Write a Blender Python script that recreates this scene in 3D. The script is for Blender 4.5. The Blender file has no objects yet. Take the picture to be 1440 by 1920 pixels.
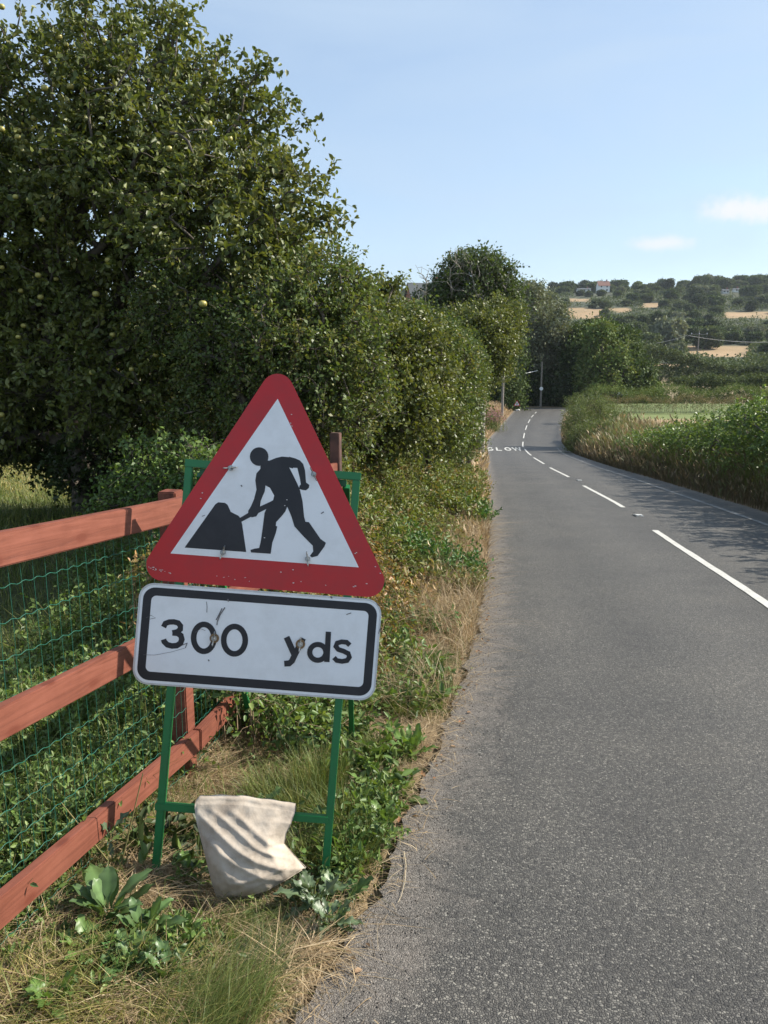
import bpy, bmesh, math, random
import numpy as np
from mathutils import Vector, Matrix
R = math.radians
scene = bpy.context.scene
COL = scene.collection

# ------------------------------------------------------------------ camera
F = 1443.0
PITCH = math.atan(280 / F)
CAMH = 1.6
HAZE = 0.00010
cam_d = bpy.data.cameras.new("camera")
cam = bpy.data.objects.new("camera", cam_d)
COL.objects.link(cam)
cam.location = (0, 0, CAMH)
cam.rotation_euler = (math.pi / 2 - PITCH, 0, 0)
cam_d.sensor_fit = 'VERTICAL'
cam_d.sensor_height = 36.0
cam_d.lens = 36.0 * F / 1920.0
cam_d.clip_start = 0.05
cam_d.clip_end = 6000
scene.camera = cam

# ------------------------------------------------------------------ sun and sky
SUN_EL, SUN_AZ = 36.0, 80.0          # azimuth measured to the right of the view direction
sdir = Vector((math.cos(R(SUN_EL)) * math.sin(R(SUN_AZ)), math.cos(R(SUN_EL)) * math.cos(R(SUN_AZ)), math.sin(R(SUN_EL))))
sun_d = bpy.data.lights.new("sun", 'SUN')
sun_d.energy = 5.0
sun_d.angle = R(0.53)
sun_d.color = (1.0, 0.93, 0.82)
sun = bpy.data.objects.new("sun", sun_d)
COL.objects.link(sun)
sun.rotation_euler = sdir.to_track_quat('Z', 'Y').to_euler()
sun.location = (20, 5, 30)

world = bpy.data.worlds.new("World")
scene.world = world
world.use_nodes = True
wn, wl = world.node_tree.nodes, world.node_tree.links
wn.clear()
w_out = wn.new('ShaderNodeOutputWorld')
w_bg = wn.new('ShaderNodeBackground')
w_bg.inputs['Strength'].default_value = 0.112
sky = wn.new('ShaderNodeTexSky')
sky.sky_type = 'NISHITA'
sky.sun_disc = False
sky.sun_elevation = R(SUN_EL)
sky.sun_rotation = R(SUN_AZ)
sky.air_density = 1.0
sky.dust_density = 0.4
sky.ozone_density = 1.2
tc = wn.new('ShaderNodeTexCoord')


def wmath(op, a, b=None, c=None):
    n = wn.new('ShaderNodeMath'); n.operation = op
    for i, v in enumerate((a, b, c)):
        if v is None: continue
        if isinstance(v, (int, float)): n.inputs[i].default_value = v
        else: wl.new(v, n.inputs[i])
    return n.outputs[0]


sep = wn.new('ShaderNodeSeparateXYZ')
wl.new(tc.outputs['Generated'], sep.inputs[0])
# thin high cirrus
mp = wn.new('ShaderNodeMapping')
mp.inputs['Scale'].default_value = (1.2, 1.2, 4.5)
mp.inputs['Rotation'].default_value = (0.2, 0.35, 0.5)
wl.new(tc.outputs['Generated'], mp.inputs[0])
ns = wn.new('ShaderNodeTexNoise')
ns.inputs['Scale'].default_value = 2.2
ns.inputs['Detail'].default_value = 6
ns.inputs['Roughness'].default_value = 0.5
ns.inputs['Distortion'].default_value = 0.6
wl.new(mp.outputs[0], ns.inputs['Vector'])
mr = wn.new('ShaderNodeMapRange')
mr.inputs['From Min'].default_value = 0.42
mr.inputs['From Max'].default_value = 0.75
mr.inputs['To Min'].default_value = 0.46
mr.inputs['To Max'].default_value = 0.80
wl.new(ns.outputs[0], mr.inputs[0])
cloud_fac = wmath('ADD', 0.0, 0.0)
# two small clouds low in the sky beyond the hill
nd = wn.new('ShaderNodeTexNoise')
nd.inputs['Scale'].default_value = 20
nd.inputs['Detail'].default_value = 9
nd.inputs['Roughness'].default_value = 0.62
wl.new(tc.outputs['Generated'], nd.inputs['Vector'])


def dir_of(px, py):
    x = (px - 720) / F; v = (960 - py) / F
    return Vector((x, math.cos(PITCH) + v * math.sin(PITCH), -math.sin(PITCH) + v * math.cos(PITCH))).normalized()


for (px, py, sx, sy, amp) in ((1395, 392, 0.062, 0.016, 0.9), (1256, 454, 0.045, 0.010, 0.75)):
    d = dir_of(px, py)
    az, el = math.atan2(d.x, d.y), math.asin(d.z)
    a = wmath('ARCTAN2', sep.outputs[0], sep.outputs[1])
    e = wmath('ARCSINE', sep.outputs[2])
    da = wmath('DIVIDE', wmath('SUBTRACT', a, az), sx)
    de = wmath('DIVIDE', wmath('SUBTRACT', e, el), sy)
    r2 = wmath('SQRT', wmath('ADD', wmath('MULTIPLY', da, da), wmath('MULTIPLY', de, de)))
    rr = wmath('ADD', r2, wmath('MULTIPLY', wmath('SUBTRACT', nd.outputs[0], 0.5), 3.2))
    m2 = wn.new('ShaderNodeMapRange')
    m2.interpolation_type = 'SMOOTHSTEP'
    m2.inputs['From Min'].default_value = 1.25
    m2.inputs['From Max'].default_value = 0.1
    m2.inputs['To Min'].default_value = 0.0
    m2.inputs['To Max'].default_value = amp
    wl.new(rr, m2.inputs[0])
    cloud_fac = wmath('MAXIMUM', cloud_fac, m2.outputs[0])
cm = wn.new('ShaderNodeMix')
cm.data_type = 'RGBA'
wl.new(cloud_fac, cm.inputs['Factor'])
veil = wn.new('ShaderNodeMix')          # thin uniform high cloud
veil.data_type = 'RGBA'
wl.new(mr.outputs[0], veil.inputs['Factor'])
wl.new(sky.outputs[0], veil.inputs['A'])
veil.inputs['B'].default_value = (3.1, 3.9, 4.85, 1)
wl.new(veil.outputs['Result'], cm.inputs['A'])
cm.inputs['B'].default_value = (4.9, 4.95, 5.1, 1)
wl.new(cm.outputs['Result'], w_bg.inputs['Color'])
wl.new(w_bg.outputs[0], w_out.inputs['Surface'])

scene.view_settings.view_transform = 'Standard'
scene.view_settings.look = 'None'
scene.view_settings.gamma = 1.0
scene.view_settings.exposure = 0.80
scene.cycles.max_bounces = 7
scene.cycles.diffuse_bounces = 3
scene.cycles.transmission_bounces = 4
scene.cycles.volume_bounces = 0
scene.cycles.use_denoising = True


# ------------------------------------------------------------------ geometry of the place
def ray(px, py):
    x = (px - 720) / F; v = (960 - py) / F
    return (x, math.cos(PITCH) + v * math.sin(PITCH), -math.sin(PITCH) + v * math.cos(PITCH))


def at(px, py, Y):
    r = ray(px, py); t = Y / r[1]
    return Vector((r[0] * t, Y, CAMH + r[2] * t))


_py = np.array([45, 50, 55, 60, 65.])
PROF_Y = np.array([-40, 0, 45, 48, 52, 56, 60, 65, 105, 130, 200, 300, 450, 620, 700, 900, 1400, 3000.])
PROF_Z = np.array([3.22, 0, -3.63, -3.84, -4.08, -4.26, -4.38, -4.433, -4.67, -4.75, -3.6, 5.6, 27, 54.5, 60, 64, 58, 40.])


def base(y):
    return np.interp(y, PROF_Y, PROF_Z)


LE = np.array([(-4, -1.2), (0, -.62), (1.78, -.23), (1.92, -.18), (2.14, -.10), (2.6, .04), (3.28, .20), (3.92, .35), (5.64, .72), (8.96, 1.25),
               (15.06, 2.09), (22.66, 3.09), (37.7, 5.04), (52.3, 6.95), (58.7, 7.77), (77, 11.7), (103, 17.3), (110, 18.9)])
CE = np.array([(-4, 1.3), (0, 2.15), (6.66, 3.47), (11.54, 4.13), (14.86, 4.74), (20.4, 5.34), (23.9, 5.81), (29.4, 6.37), (32.3, 6.77),
               (39, 7.6), (41.8, 8.03), (51, 9.33), (53.6, 9.67), (60.8, 11.0), (68.6, 12.52), (78.4, 14.57), (88.6, 16.85), (99.2, 19.48), (110, 22.3)])
RE = np.array([(-4, 3.9), (0, 4.85), (6.66, 6.0), (13.7, 6.96), (18.9, 7.6), (22.9, 8.1), (30.2, 8.9), (41.8, 10.5), (49, 11.75), (58, 13.35),
               (65.3, 14.9), (77.7, 17.8), (95, 22), (103, 24.4), (110, 26.6)])


def smooth_tab(T):
    y = np.arange(-4, 110.01, 0.5)
    v = np.interp(y, T[:, 0], T[:, 1])
    k = np.array([1, 2, 3, 2, 1.]) / 9
    near = v.copy()
    for _ in range(5):
        vp = np.pad(v, 2, mode='reflect', reflect_type='odd')
        v = np.convolve(vp, k, 'valid')
    w = np.clip((y - 4) / 4, 0, 1)
    return y, near * (1 - w) + v * w


LY, LX = smooth_tab(LE)
CY, CX = smooth_tab(CE)
RY, RX = smooth_tab(RE)


def xl(y): return np.where(np.asarray(y) < 4, np.interp(y, LE[:, 0], LE[:, 1]), np.interp(y, LY, LX))
def xc(y): return np.interp(y, CY, CX)
def xr(y): return np.interp(y, RY, RX)


def sst(a, b, x):
    t = np.clip((np.asarray(x, float) - a) / (b - a), 0, 1)
    return t * t * (3 - 2 * t)


def nz(x, y, s=1.0, seed=0.0):
    x = np.asarray(x, float) * s + seed * 7.3; y = np.asarray(y, float) * s + seed * 3.1
    return (np.sin(x * 1.7 + 1.3 * np.sin(y * 1.1 + seed)) + np.sin(y * 2.3 + 1.1 * np.sin(x * 1.9)) +
            .5 * np.sin(x * 4.1 + y * 3.3 + seed) + .5 * np.sin(y * 5.2 - x * 3.7)) / 3.0


def zt(x, y):
    x = np.asarray(x, float); y = np.asarray(y, float)
    b = base(y)
    yy = np.clip(y, -4, 104)
    dl = xl(yy) - x
    dr = x - xr(yy)
    bank = (.50 * sst(4.0, 8, y) + .02) * sst(.15, 2.2, dl)
    bank += .35 * sst(55, 75, y) * sst(.3, 3, dl)
    bank += .07 * sst(.45, 1.1, dl) * sst(8, 5, y)
    rbank = (.30 + .85 * sst(18, 45, y)) * sst(.3, 3.2, dr)
    stop = 1 - sst(98, 103.5, y)
    z = b + (bank + rbank) * stop * np.where(y < 115, 1, 0)
    z = z + .018 * nz(x, y, 2.2) * np.clip(np.maximum(dl, dr) / .6, 0, 1) * (y < 104)
    inside = np.minimum(sst(.1, -.12, dl), sst(.1, -.12, dr)) * (y < 104.5)
    cross = sst(103.2, 104, y) * (1 - sst(110, 110.8, y)) * sst(17.0, 18.2, x)
    z = z - .09 * np.maximum(inside, cross)
    far = sst(250, 500, y)
    z = z + far * (.016 * np.clip(x - 150, -200, 500) + 3.0 * nz(x, y, .006))
    return z


def ztf(x, y): return float(zt(x, y))


def gnd(px, py):
    r = ray(px, py); y = .8
    while y < 1200:
        if CAMH + r[2] / r[1] * y < ztf(r[0] / r[1] * y, y): break
        y += .01 + y * .003
    x = r[0] / r[1] * y
    return Vector((x, y, ztf(x, y)))


def FX(y):
    """line of the fence"""
    y = np.asarray(y, float)
    return np.where(y < 3.04, -1.5388 + .2391 * y, -.812 + .1445 * (y - 3.04))


# ------------------------------------------------------------------ object helpers
def tag(o, label=None, cat=None, group=None, kind=None):
    if label: o['label'] = label
    if cat: o['category'] = cat
    if group: o['group'] = group
    if kind: o['kind'] = kind
    return o


def link(o, parent=None):
    COL.objects.link(o)
    if parent is not None: o.parent = parent
    return o


def empty(name, loc=(0, 0, 0), rz=0):
    o = bpy.data.objects.new(name, None)
    o.location = loc; o.rotation_euler = (0, 0, rz)
    o.empty_display_size = .1
    return link(o)


def mesh_np(name, V, faces, mat, parent=None, col=None, smooth=False, origin=None):
    """faces: list of (M,k) int arrays"""
    V = np.asarray(V, np.float32)
    if origin is not None: V = V - np.asarray(origin, np.float32)
    me = bpy.data.meshes.new(name)
    faces = [np.asarray(f, np.int32) for f in faces if len(f)]
    idx = np.concatenate([f.ravel() for f in faces]); cnt = np.concatenate([np.full(len(f), f.shape[1], np.int32) for f in faces])
    st = np.concatenate([[0], np.cumsum(cnt)[:-1]]).astype(np.int32)
    me.vertices.add(len(V)); me.vertices.foreach_set('co', V.ravel())
    me.loops.add(len(idx)); me.loops.foreach_set('vertex_index', idx)
    me.polygons.add(len(cnt)); me.polygons.foreach_set('loop_start', st); me.polygons.foreach_set('loop_total', cnt)
    if smooth: me.polygons.foreach_set('use_smooth', np.ones(len(cnt), bool))
    me.update(calc_edges=True)
    if col is not None:
        a = me.color_attributes.new('col', 'FLOAT_COLOR', 'POINT')
        c = np.ones((len(V), 4), np.float32); c[:, :3] = col
        a.data.foreach_set('color', c.ravel())
    if mat is not None: me.materials.append(mat)
    o = bpy.data.objects.new(name, me)
    return link(o, parent)


def obj_bm(name, bm, mat, parent=None, bevel=0, smooth=False):
    me = bpy.data.meshes.new(name)
    bmesh.ops.recalc_face_normals(bm, faces=bm.faces)
    if bevel:
        bmesh.ops.bevel(bm, geom=[e for e in bm.edges if e.calc_face_angle(0) > .6], offset=bevel, segments=2, affect='EDGES')
    bm.to_mesh(me); bm.free()
    if smooth:
        for p in me.polygons: p.use_smooth = True
    if mat is not None: me.materials.append(mat)
    return link(bpy.data.objects.new(name, me), parent)


def box_between(bm, a, b, w, h, up=(0, 0, 1)):
    a, b = Vector(a), Vector(b)
    d = (b - a).normalized(); up = Vector(up)
    s = d.cross(up).normalized(); u = s.cross(d).normalized()
    vs = []
    for p in (a, b):
        for (i, j) in ((-1, -1), (1, -1), (1, 1), (-1, 1)):
            vs.append(bm.verts.new(p + s * w / 2 * i + u * h / 2 * j))
    for f in ((0, 1, 2, 3), (7, 6, 5, 4), (0, 4, 5, 1), (1, 5, 6, 2), (2, 6, 7, 3), (3, 7, 4, 0)):
        bm.faces.new([vs[k] for k in f])


def tube_np(paths, radii, k=5):
    """paths: list of (n,3), radii list of (n,)"""
    V, Q, off = [], [], 0
    for P, r in zip(paths, radii):
        P = np.asarray(P, float); n = len(P)
        T = np.gradient(P, axis=0); T /= np.linalg.norm(T, axis=1)[:, None] + 1e-9
        ref = np.where(np.abs(T[:, 2:3]) > .9, np.array([[1., 0, 0]]), np.array([[0, 0, 1.]]))
        A = np.cross(T, ref); A /= np.linalg.norm(A, axis=1)[:, None] + 1e-9
        B = np.cross(T, A)
        th = np.arange(k) * 2 * math.pi / k
        ring = P[:, None] + np.asarray(r, float)[:, None, None] * (A[:, None] * np.cos(th)[None, :, None] + B[:, None] * np.sin(th)[None, :, None])
        V.append(ring.reshape(-1, 3))
        i = np.arange(n - 1)[:, None] * k; j = np.arange(k)[None]; j2 = (j + 1) % k
        Q.append((np.stack([i + j, i + j2, i + k + j2, i + k + j], -1).reshape(-1, 4)) + off)
        off += n * k
    return np.concatenate(V), np.concatenate(Q)


def edges_tubes(A, B, ra, rb, k=4):
    """vectorised frustums between point arrays A and B"""
    A = np.asarray(A, float); B = np.asarray(B, float)
    T = norm(B - A)
    ref = np.where(np.abs(T[:, 2:3]) > .9, np.array([[1., 0, 0]]), np.array([[0, 0, 1.]]))
    X = np.cross(T, ref); X /= np.linalg.norm(X, axis=1)[:, None] + 1e-9
    Y = np.cross(T, X)
    th = np.arange(k) * 2 * math.pi / k
    c = np.cos(th)[None, :, None]; s = np.sin(th)[None, :, None]
    off = X[:, None] * c + Y[:, None] * s
    VA = A[:, None] + off * np.asarray(ra)[:, None, None]
    VB = B[:, None] + off * np.asarray(rb)[:, None, None]
    V = np.concatenate([VA, VB], 1).reshape(-1, 3)
    i = np.arange(len(A))[:, None] * 2 * k; j = np.arange(k)[None]; j2 = (j + 1) % k
    Q = np.stack([i + j, i + j2, i + k + j2, i + k + j], -1).reshape(-1, 4)
    return V, Q


# ------------------------------------------------------------------ materials
def new_mat(name):
    m = bpy.data.materials.new(name); m.use_nodes = True
    nt = m.node_tree
    for n in list(nt.nodes):
        if n.type not in ('BSDF_PRINCIPLED', 'OUTPUT_MATERIAL'): nt.nodes.remove(n)
    return m, nt, nt.nodes['Principled BSDF'], nt.nodes['Material Output']


def nnode(nt, t, **kw):
    n = nt.nodes.new(t)
    for k, v in kw.items():
        if k in n.inputs: n.inputs[k].default_value = v
        else: setattr(n, k, v)
    return n


def ramp(nt, src, stops):
    n = nt.nodes.new('ShaderNodeValToRGB'); e = n.color_ramp.elements
    while len(e) > 1: e.remove(e[-1])
    e[0].position, e[0].color = stops[0][0], (*stops[0][1], 1)
    for p, c in stops[1:]:
        q = e.new(p); q.color = (*c, 1)
    nt.links.new(src, n.inputs[0]); return n.outputs[0]


def mixc(nt, fac, a, b, mode='MIX'):
    n = nt.nodes.new('ShaderNodeMix'); n.data_type = 'RGBA'; n.blend_type = mode
    for s, v in (('Factor', fac), ('A', a), ('B', b)):
        if isinstance(v, (int, float)): n.inputs[s].default_value = v
        elif isinstance(v, tuple): n.inputs[s].default_value = (*v, 1)
        else: nt.links.new(v, n.inputs[s])
    return n.outputs['Result']


def mth(nt, op, a, b=0.0, clamp=False):
    n = nt.nodes.new('ShaderNodeMath'); n.operation = op; n.use_clamp = clamp
    for i, v in enumerate((a, b)):
        if isinstance(v, (int, float)): n.inputs[i].default_value = v
        else: nt.links.new(v, n.inputs[i])
    return n.outputs[0]


def leaf_mat(name, rough=.45, trans=.3, spec=.5, tint=(1.3, 1.25, .5)):
    m, nt, p, out = new_mat(name)
    a = nnode(nt, 'ShaderNodeAttribute', attribute_name='col')
    nt.links.new(a.outputs['Color'], p.inputs['Base Color'])
    p.inputs['Roughness'].default_value = rough
    p.inputs['Specular IOR Level'].default_value = spec
    tr = nt.nodes.new('ShaderNodeBsdfTranslucent')
    nt.links.new(mixc(nt, 1.0, a.outputs['Color'], tint, 'MULTIPLY'), tr.inputs['Color'])
    mx = nt.nodes.new('ShaderNodeMixShader'); mx.inputs[0].default_value = trans
    nt.links.new(p.outputs[0], mx.inputs[1]); nt.links.new(tr.outputs[0], mx.inputs[2])
    nt.links.new(mx.outputs[0], out.inputs['Surface'])
    return m


M_leaf = leaf_mat('foliage', .46, .30, .38)
M_leaf_far = leaf_mat('foliage_matte', .7, .18, .2)
M_grass = leaf_mat('grass_blades', .5, .3, .35, (1.2, 1.1, .6))
M_straw = leaf_mat('dry_straw', .6, .25, .3, (1.1, 1.0, .8))


def bark_mat(name, c1, c2, sc=14):
    m, nt, p, out = new_mat(name)
    t = nnode(nt, 'ShaderNodeTexCoord')
    n = nnode(nt, 'ShaderNodeTexNoise', Scale=sc, Detail=5.0)
    nt.links.new(t.outputs['Object'], n.inputs['Vector'])
    nt.links.new(ramp(nt, n.outputs[0], [(.35, c1), (.65, c2)]), p.inputs['Base Color'])
    p.inputs['Roughness'].default_value = .85
    return m


M_bark = bark_mat('bark', (.045, .035, .026), (.13, .11, .085))
M_bark_grey = bark_mat('grey_bark', (.16, .14, .115), (.34, .31, .26))
M_stem = bark_mat('green_stem', (.08, .11, .03), (.2, .16, .06))
M_pole = bark_mat('weathered_pole', (.16, .14, .12), (.30, .27, .23))


def simple_mat(name, c, rough=.5, metal=0.0, noise=.0, nscale=20, spec=.5):
    m, nt, p, out = new_mat(name)
    p.inputs['Roughness'].default_value = rough; p.inputs['Metallic'].default_value = metal
    p.inputs['Specular IOR Level'].default_value = spec
    t = nnode(nt, 'ShaderNodeTexCoord')
    n = nnode(nt, 'ShaderNodeTexNoise', Scale=float(nscale), Detail=6.0, Roughness=.6)
    nt.links.new(t.outputs['Object'], n.inputs['Vector'])
    lo = tuple(v * (1 - noise) for v in c); hi = tuple(min(1, v * (1 + noise)) for v in c)
    nt.links.new(ramp(nt, n.outputs[0], [(.3, lo), (.7, hi)]), p.inputs['Base Color'])
    return m


def px_of(x, y, z):
    dz = z - CAMH
    d = y * math.cos(PITCH) - dz * math.sin(PITCH); u = y * math.sin(PITCH) + dz * math.cos(PITCH)
    return 720 + F * x / np.maximum(d, .1), 960 - F * u / np.maximum(d, .1)


# dry stubble fields on the far slope (bearing from, to, height from, to)
FIELDS = [(1066, 1126, 578, 598), (1148, 1178, 578, 585), (1362, 1460, 585, 597), (1290, 1400, 648, 670), (1210, 1232, 568, 577), (1200, 1290, 682, 692), (1070, 1100, 560, 566)]


# ------------------------------------------------------------------ ground
def make_ground():
    xs = np.concatenate([-np.geomspace(1500, 13, 46), np.arange(-12, -2, .25), np.arange(-2, 1.6, .05), np.arange(1.6, 9, .2),
                         np.arange(9, 45, .4), np.arange(46, 440, 4.), np.geomspace(445, 2000, 16)])
    ys = np.concatenate([np.arange(-6, .8, .6), np.arange(.8, 6, .05), np.arange(6, 30, .25), np.arange(30, 124, .5), np.arange(126, 800, 5.), np.geomspace(806, 3000, 18)])
    X, Y = np.meshgrid(xs, ys)
    Z = zt(X, Y)
    V = np.stack([X, Y, Z], -1).reshape(-1, 3)
    nx, ny = len(xs), len(ys)
    i = np.arange(ny - 1)[:, None] * nx; j = np.arange(nx - 1)[None]
    Q = np.stack([i + j, i + j + 1, i + nx + j + 1, i + nx + j], -1).reshape(-1, 4)
    straw = np.array([.25, .175, .095]); soil = np.array([.10, .075, .05]); green = np.array([.065, .085, .02])
    lawn = np.array([.11, .125, .028]); tan = np.array([.36, .245, .13]); fgreen = np.array([.15, .19, .05])
    olive = np.array([.06, .075, .025])
    x, y = V[:, 0], V[:, 1]
    C = np.empty((len(V), 3)); C[:] = straw
    n1 = nz(x, y, 1.7, 2)[:, None]
    C = C * (1 - .45 * sst(-.1, .6, n1)) + soil * .45 * sst(-.1, .6, n1)
    dl = xl(np.clip(y, -4, 104)) - x; dr = x - xr(np.clip(y, -4, 104))
    fx = FX(y)
    beh = (sst(.0, .25, np.minimum(fx - x, 30)) * (y < 3.4) + (y >= 3.4) * sst(.2, .8, dl - 1.9))[:, None]
    C = C * (1 - beh) + (green * .8 + soil * .2) * beh
    lw = (sst(9, 12, y) * sst(2.5, 4, dl) * (y < 60))[:, None]
    C = C * (1 - lw) + lawn * lw
    # right-hand field
    rf = (sst(3, 5, dr) * (y < 104) * (y > 6))[:, None]
    C = C * (1 - rf) + fgreen * rf
    p = (sst(2.2, 1.2, np.hypot((x - 25.5) / 3.2, (y - 64) / 2.6)))[:, None]
    C = C * (1 - p) + tan * p * .95
    fr = sst(112, 118, y)[:, None]
    C = C * (1 - fr) + (olive * .5 + tan * .5) * fr
    hf = sst(200, 240, y)[:, None]
    C = C * (1 - hf) + np.array([.052, .062, .026]) * hf
    qx, qy = px_of(x, y, V[:, 2])
    for (a, b, c, d) in FIELDS:
        k = (qx > a - 6) & (qx < b + 6) & (qy > c) & (qy < d) & (y > 180)
        C[k] = tan * (1 + .0 * k.sum())
    o = mesh_np('ground', V, [Q], None, col=C, smooth=True)
    tag(o, kind='structure')
    m, nt, pb, out = new_mat('earth_and_grass')
    a = nnode(nt, 'ShaderNodeAttribute', attribute_name='col')
    g = nnode(nt, 'ShaderNodeNewGeometry')
    n1 = nnode(nt, 'ShaderNodeTexNoise', Scale=22.0, Detail=8.0, Roughness=.7); nt.links.new(g.outputs['Position'], n1.inputs['Vector'])
    n2 = nnode(nt, 'ShaderNodeTexNoise', Scale=.06, Detail=6.0, Roughness=.65); nt.links.new(g.outputs['Position'], n2.inputs['Vector'])
    c = mixc(nt, 1.0, a.outputs['Color'], ramp(nt, n1.outputs[0], [(.3, (.45, .43, .4)), (.5, (.9, .9, .9)), (.75, (1.5, 1.5, 1.45))]), 'MULTIPLY')
    c = mixc(nt, 1.0, c, ramp(nt, n2.outputs[0], [(.3, (.75, .8, .75)), (.7, (1.15, 1.1, 1.1))]), 'MULTIPLY')
    nt.links.new(c, pb.inputs['Base Color']); pb.inputs['Roughness'].default_value = .95
    bp = nnode(nt, 'ShaderNodeBump', Strength=.6, Distance=.03); nt.links.new(n1.outputs[0], bp.inputs['Height'])
    nt.links.new(bp.outputs[0], pb.inputs['Normal'])
    o.data.materials.append(m)
    return o


make_ground()


# ------------------------------------------------------------------ road
def asphalt():
    m, nt, p, out = new_mat('asphalt')
    uv = nnode(nt, 'ShaderNodeAttribute', attribute_name='edge')     # r: metres from left edge, g: metres from right edge
    g = nnode(nt, 'ShaderNodeNewGeometry')
    sp = nt.nodes.new('ShaderNodeSeparateColor'); nt.links.new(uv.outputs['Color'], sp.inputs[0])
    L, Rr = sp.outputs[0], sp.outputs[1]
    wob = nnode(nt, 'ShaderNodeTexNoise', Scale=45.0, Detail=2.0); nt.links.new(g.outputs['Position'], wob.inputs['Vector'])
    wv = nnode(nt, 'ShaderNodeVectorMath', operation='MULTIPLY_ADD'); nt.links.new(wob.outputs['Color'], wv.inputs[0])
    wv.inputs[1].default_value = (.012, .012, .0); nt.links.new(g.outputs['Position'], wv.inputs[2])
    v = nnode(nt, 'ShaderNodeTexVoronoi', Scale=125.0); nt.links.new(wv.outputs[0], v.inputs['Vector'])
    ve = nnode(nt, 'ShaderNodeTexVoronoi', Scale=125.0, feature='DISTANCE_TO_EDGE'); nt.links.new(wv.outputs[0], ve.inputs['Vector'])
    sc = nt.nodes.new('ShaderNodeSeparateColor'); nt.links.new(v.outputs['Color'], sc.inputs[0])
    chip = ramp(nt, sc.outputs[0], [(0, (.052, .049, .044)), (.55, (.092, .087, .077)), (.88, (.145, .136, .118)), (1, (.235, .222, .19))])
    gap = mth(nt, 'MULTIPLY', mth(nt, 'MULTIPLY', ve.outputs['Distance'], 5.5, True), 1.0)
    # fade the gaps' darkness by the worn-ness
    c = mixc(nt, gap, (.030, .029, .028), chip)
    n2 = nnode(nt, 'ShaderNodeTexNoise', Scale=.9, Detail=5.0, Roughness=.6); nt.links.new(g.outputs['Position'], n2.inputs['Vector'])
    c = mixc(nt, 1.0, c, ramp(nt, n2.outputs[0], [(.3, (.80, .80, .82)), (.5, (1, 1, 1)), (.7, (1.20, 1.18, 1.15))]), 'MULTIPLY')
    # wheel tracks slightly paler / polished
    lane = mth(nt, 'DIVIDE', L, mth(nt, 'ADD', L, Rr))
    tr = ramp(nt, lane, [(0, (1.0,) * 3), (.12, (1.10,) * 3), (.22, (.92,) * 3), (.36, (1.12,) * 3), (.5, (.88,) * 3), (.64, (1.10,) * 3), (.76, (.93,) * 3), (.88, (1.10,) * 3), (1, (1.0,) * 3)])
    c = mixc(nt, 1.0, c, tr, 'MULTIPLY')
    # dusty grit along both edges
    n3 = nnode(nt, 'ShaderNodeTexNoise', Scale=5.0, Detail=6.0, Roughness=.7); nt.links.new(g.outputs['Position'], n3.inputs['Vector'])
    n4 = nnode(nt, 'ShaderNodeTexNoise', Scale=90.0, Detail=3.0, Roughness=.7); nt.links.new(g.outputs['Position'], n4.inputs['Vector'])
    dl = mth(nt, 'SUBTRACT', mth(nt, 'ADD', .30, mth(nt, 'MULTIPLY', mth(nt, 'SUBTRACT', n3.outputs[0], .5), .75)), L)
    dr = mth(nt, 'SUBTRACT', mth(nt, 'ADD', .30, mth(nt, 'MULTIPLY', mth(nt, 'SUBTRACT', n3.outputs[0], .5), .9)), Rr)
    dd = mth(nt, 'MAXIMUM', dl, dr)
    fac = mth(nt, 'MULTIPLY', mth(nt, 'ADD', mth(nt, 'MULTIPLY', dd, 4.0), mth(nt, 'SUBTRACT', n4.outputs[0], .45)), 1.1, True)
    dust = ramp(nt, n4.outputs[0], [(.3, (.075, .062, .05)), (.5, (.19, .165, .14)), (.75, (.30, .27, .235))])
    fac = mth(nt, 'MULTIPLY', fac, mth(nt, 'ADD', .62, mth(nt, 'MULTIPLY', mth(nt, 'SUBTRACT', 1.0, gap), .3)))
    c = mixc(nt, fac, c, dust)
    # fine crack near the left edge
    vc = nnode(nt, 'ShaderNodeTexVoronoi', Scale=1.1, feature='DISTANCE_TO_EDGE')
    wn2 = nnode(nt, 'ShaderNodeVectorMath', operation='MULTIPLY_ADD'); n5 = nnode(nt, 'ShaderNodeTexNoise', Scale=6.0, Detail=4.0)
    nt.links.new(g.outputs['Position'], n5.inputs['Vector']); nt.links.new(n5.outputs['Color'], wn2.inputs[0])
    wn2.inputs[1].default_value = (.25, .25, 0); nt.links.new(g.outputs['Position'], wn2.inputs[2]); nt.links.new(wn2.outputs[0], vc.inputs['Vector'])
    crack = mth(nt, 'LESS_THAN', vc.outputs['Distance'], .006)
    crack = mth(nt, 'MULTIPLY', crack, mth(nt, 'LESS_THAN', mth(nt, 'ABSOLUTE', mth(nt, 'SUBTRACT', L, .34)), .20))
    c = mixc(nt, mth(nt, 'MULTIPLY', crack, .45), c, (.02, .02, .02))
    nt.links.new(c, p.inputs['Base Color'])
    p.inputs['Roughness'].default_value = .62
    p.inputs['Specular IOR Level'].default_value = .45
    h = mth(nt, 'ADD', mth(nt, 'MULTIPLY', gap, mth(nt, 'ADD', .5, sc.outputs[1])), mth(nt, 'MULTIPLY', crack, -2.0))
    bp = nnode(nt, 'ShaderNodeBump', Strength=.7, Distance=.005); nt.links.new(h, bp.inputs['Height'])
    nt.links.new(bp.outputs[0], p.inputs['Normal'])
    return m


M_asph = asphalt()


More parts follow.
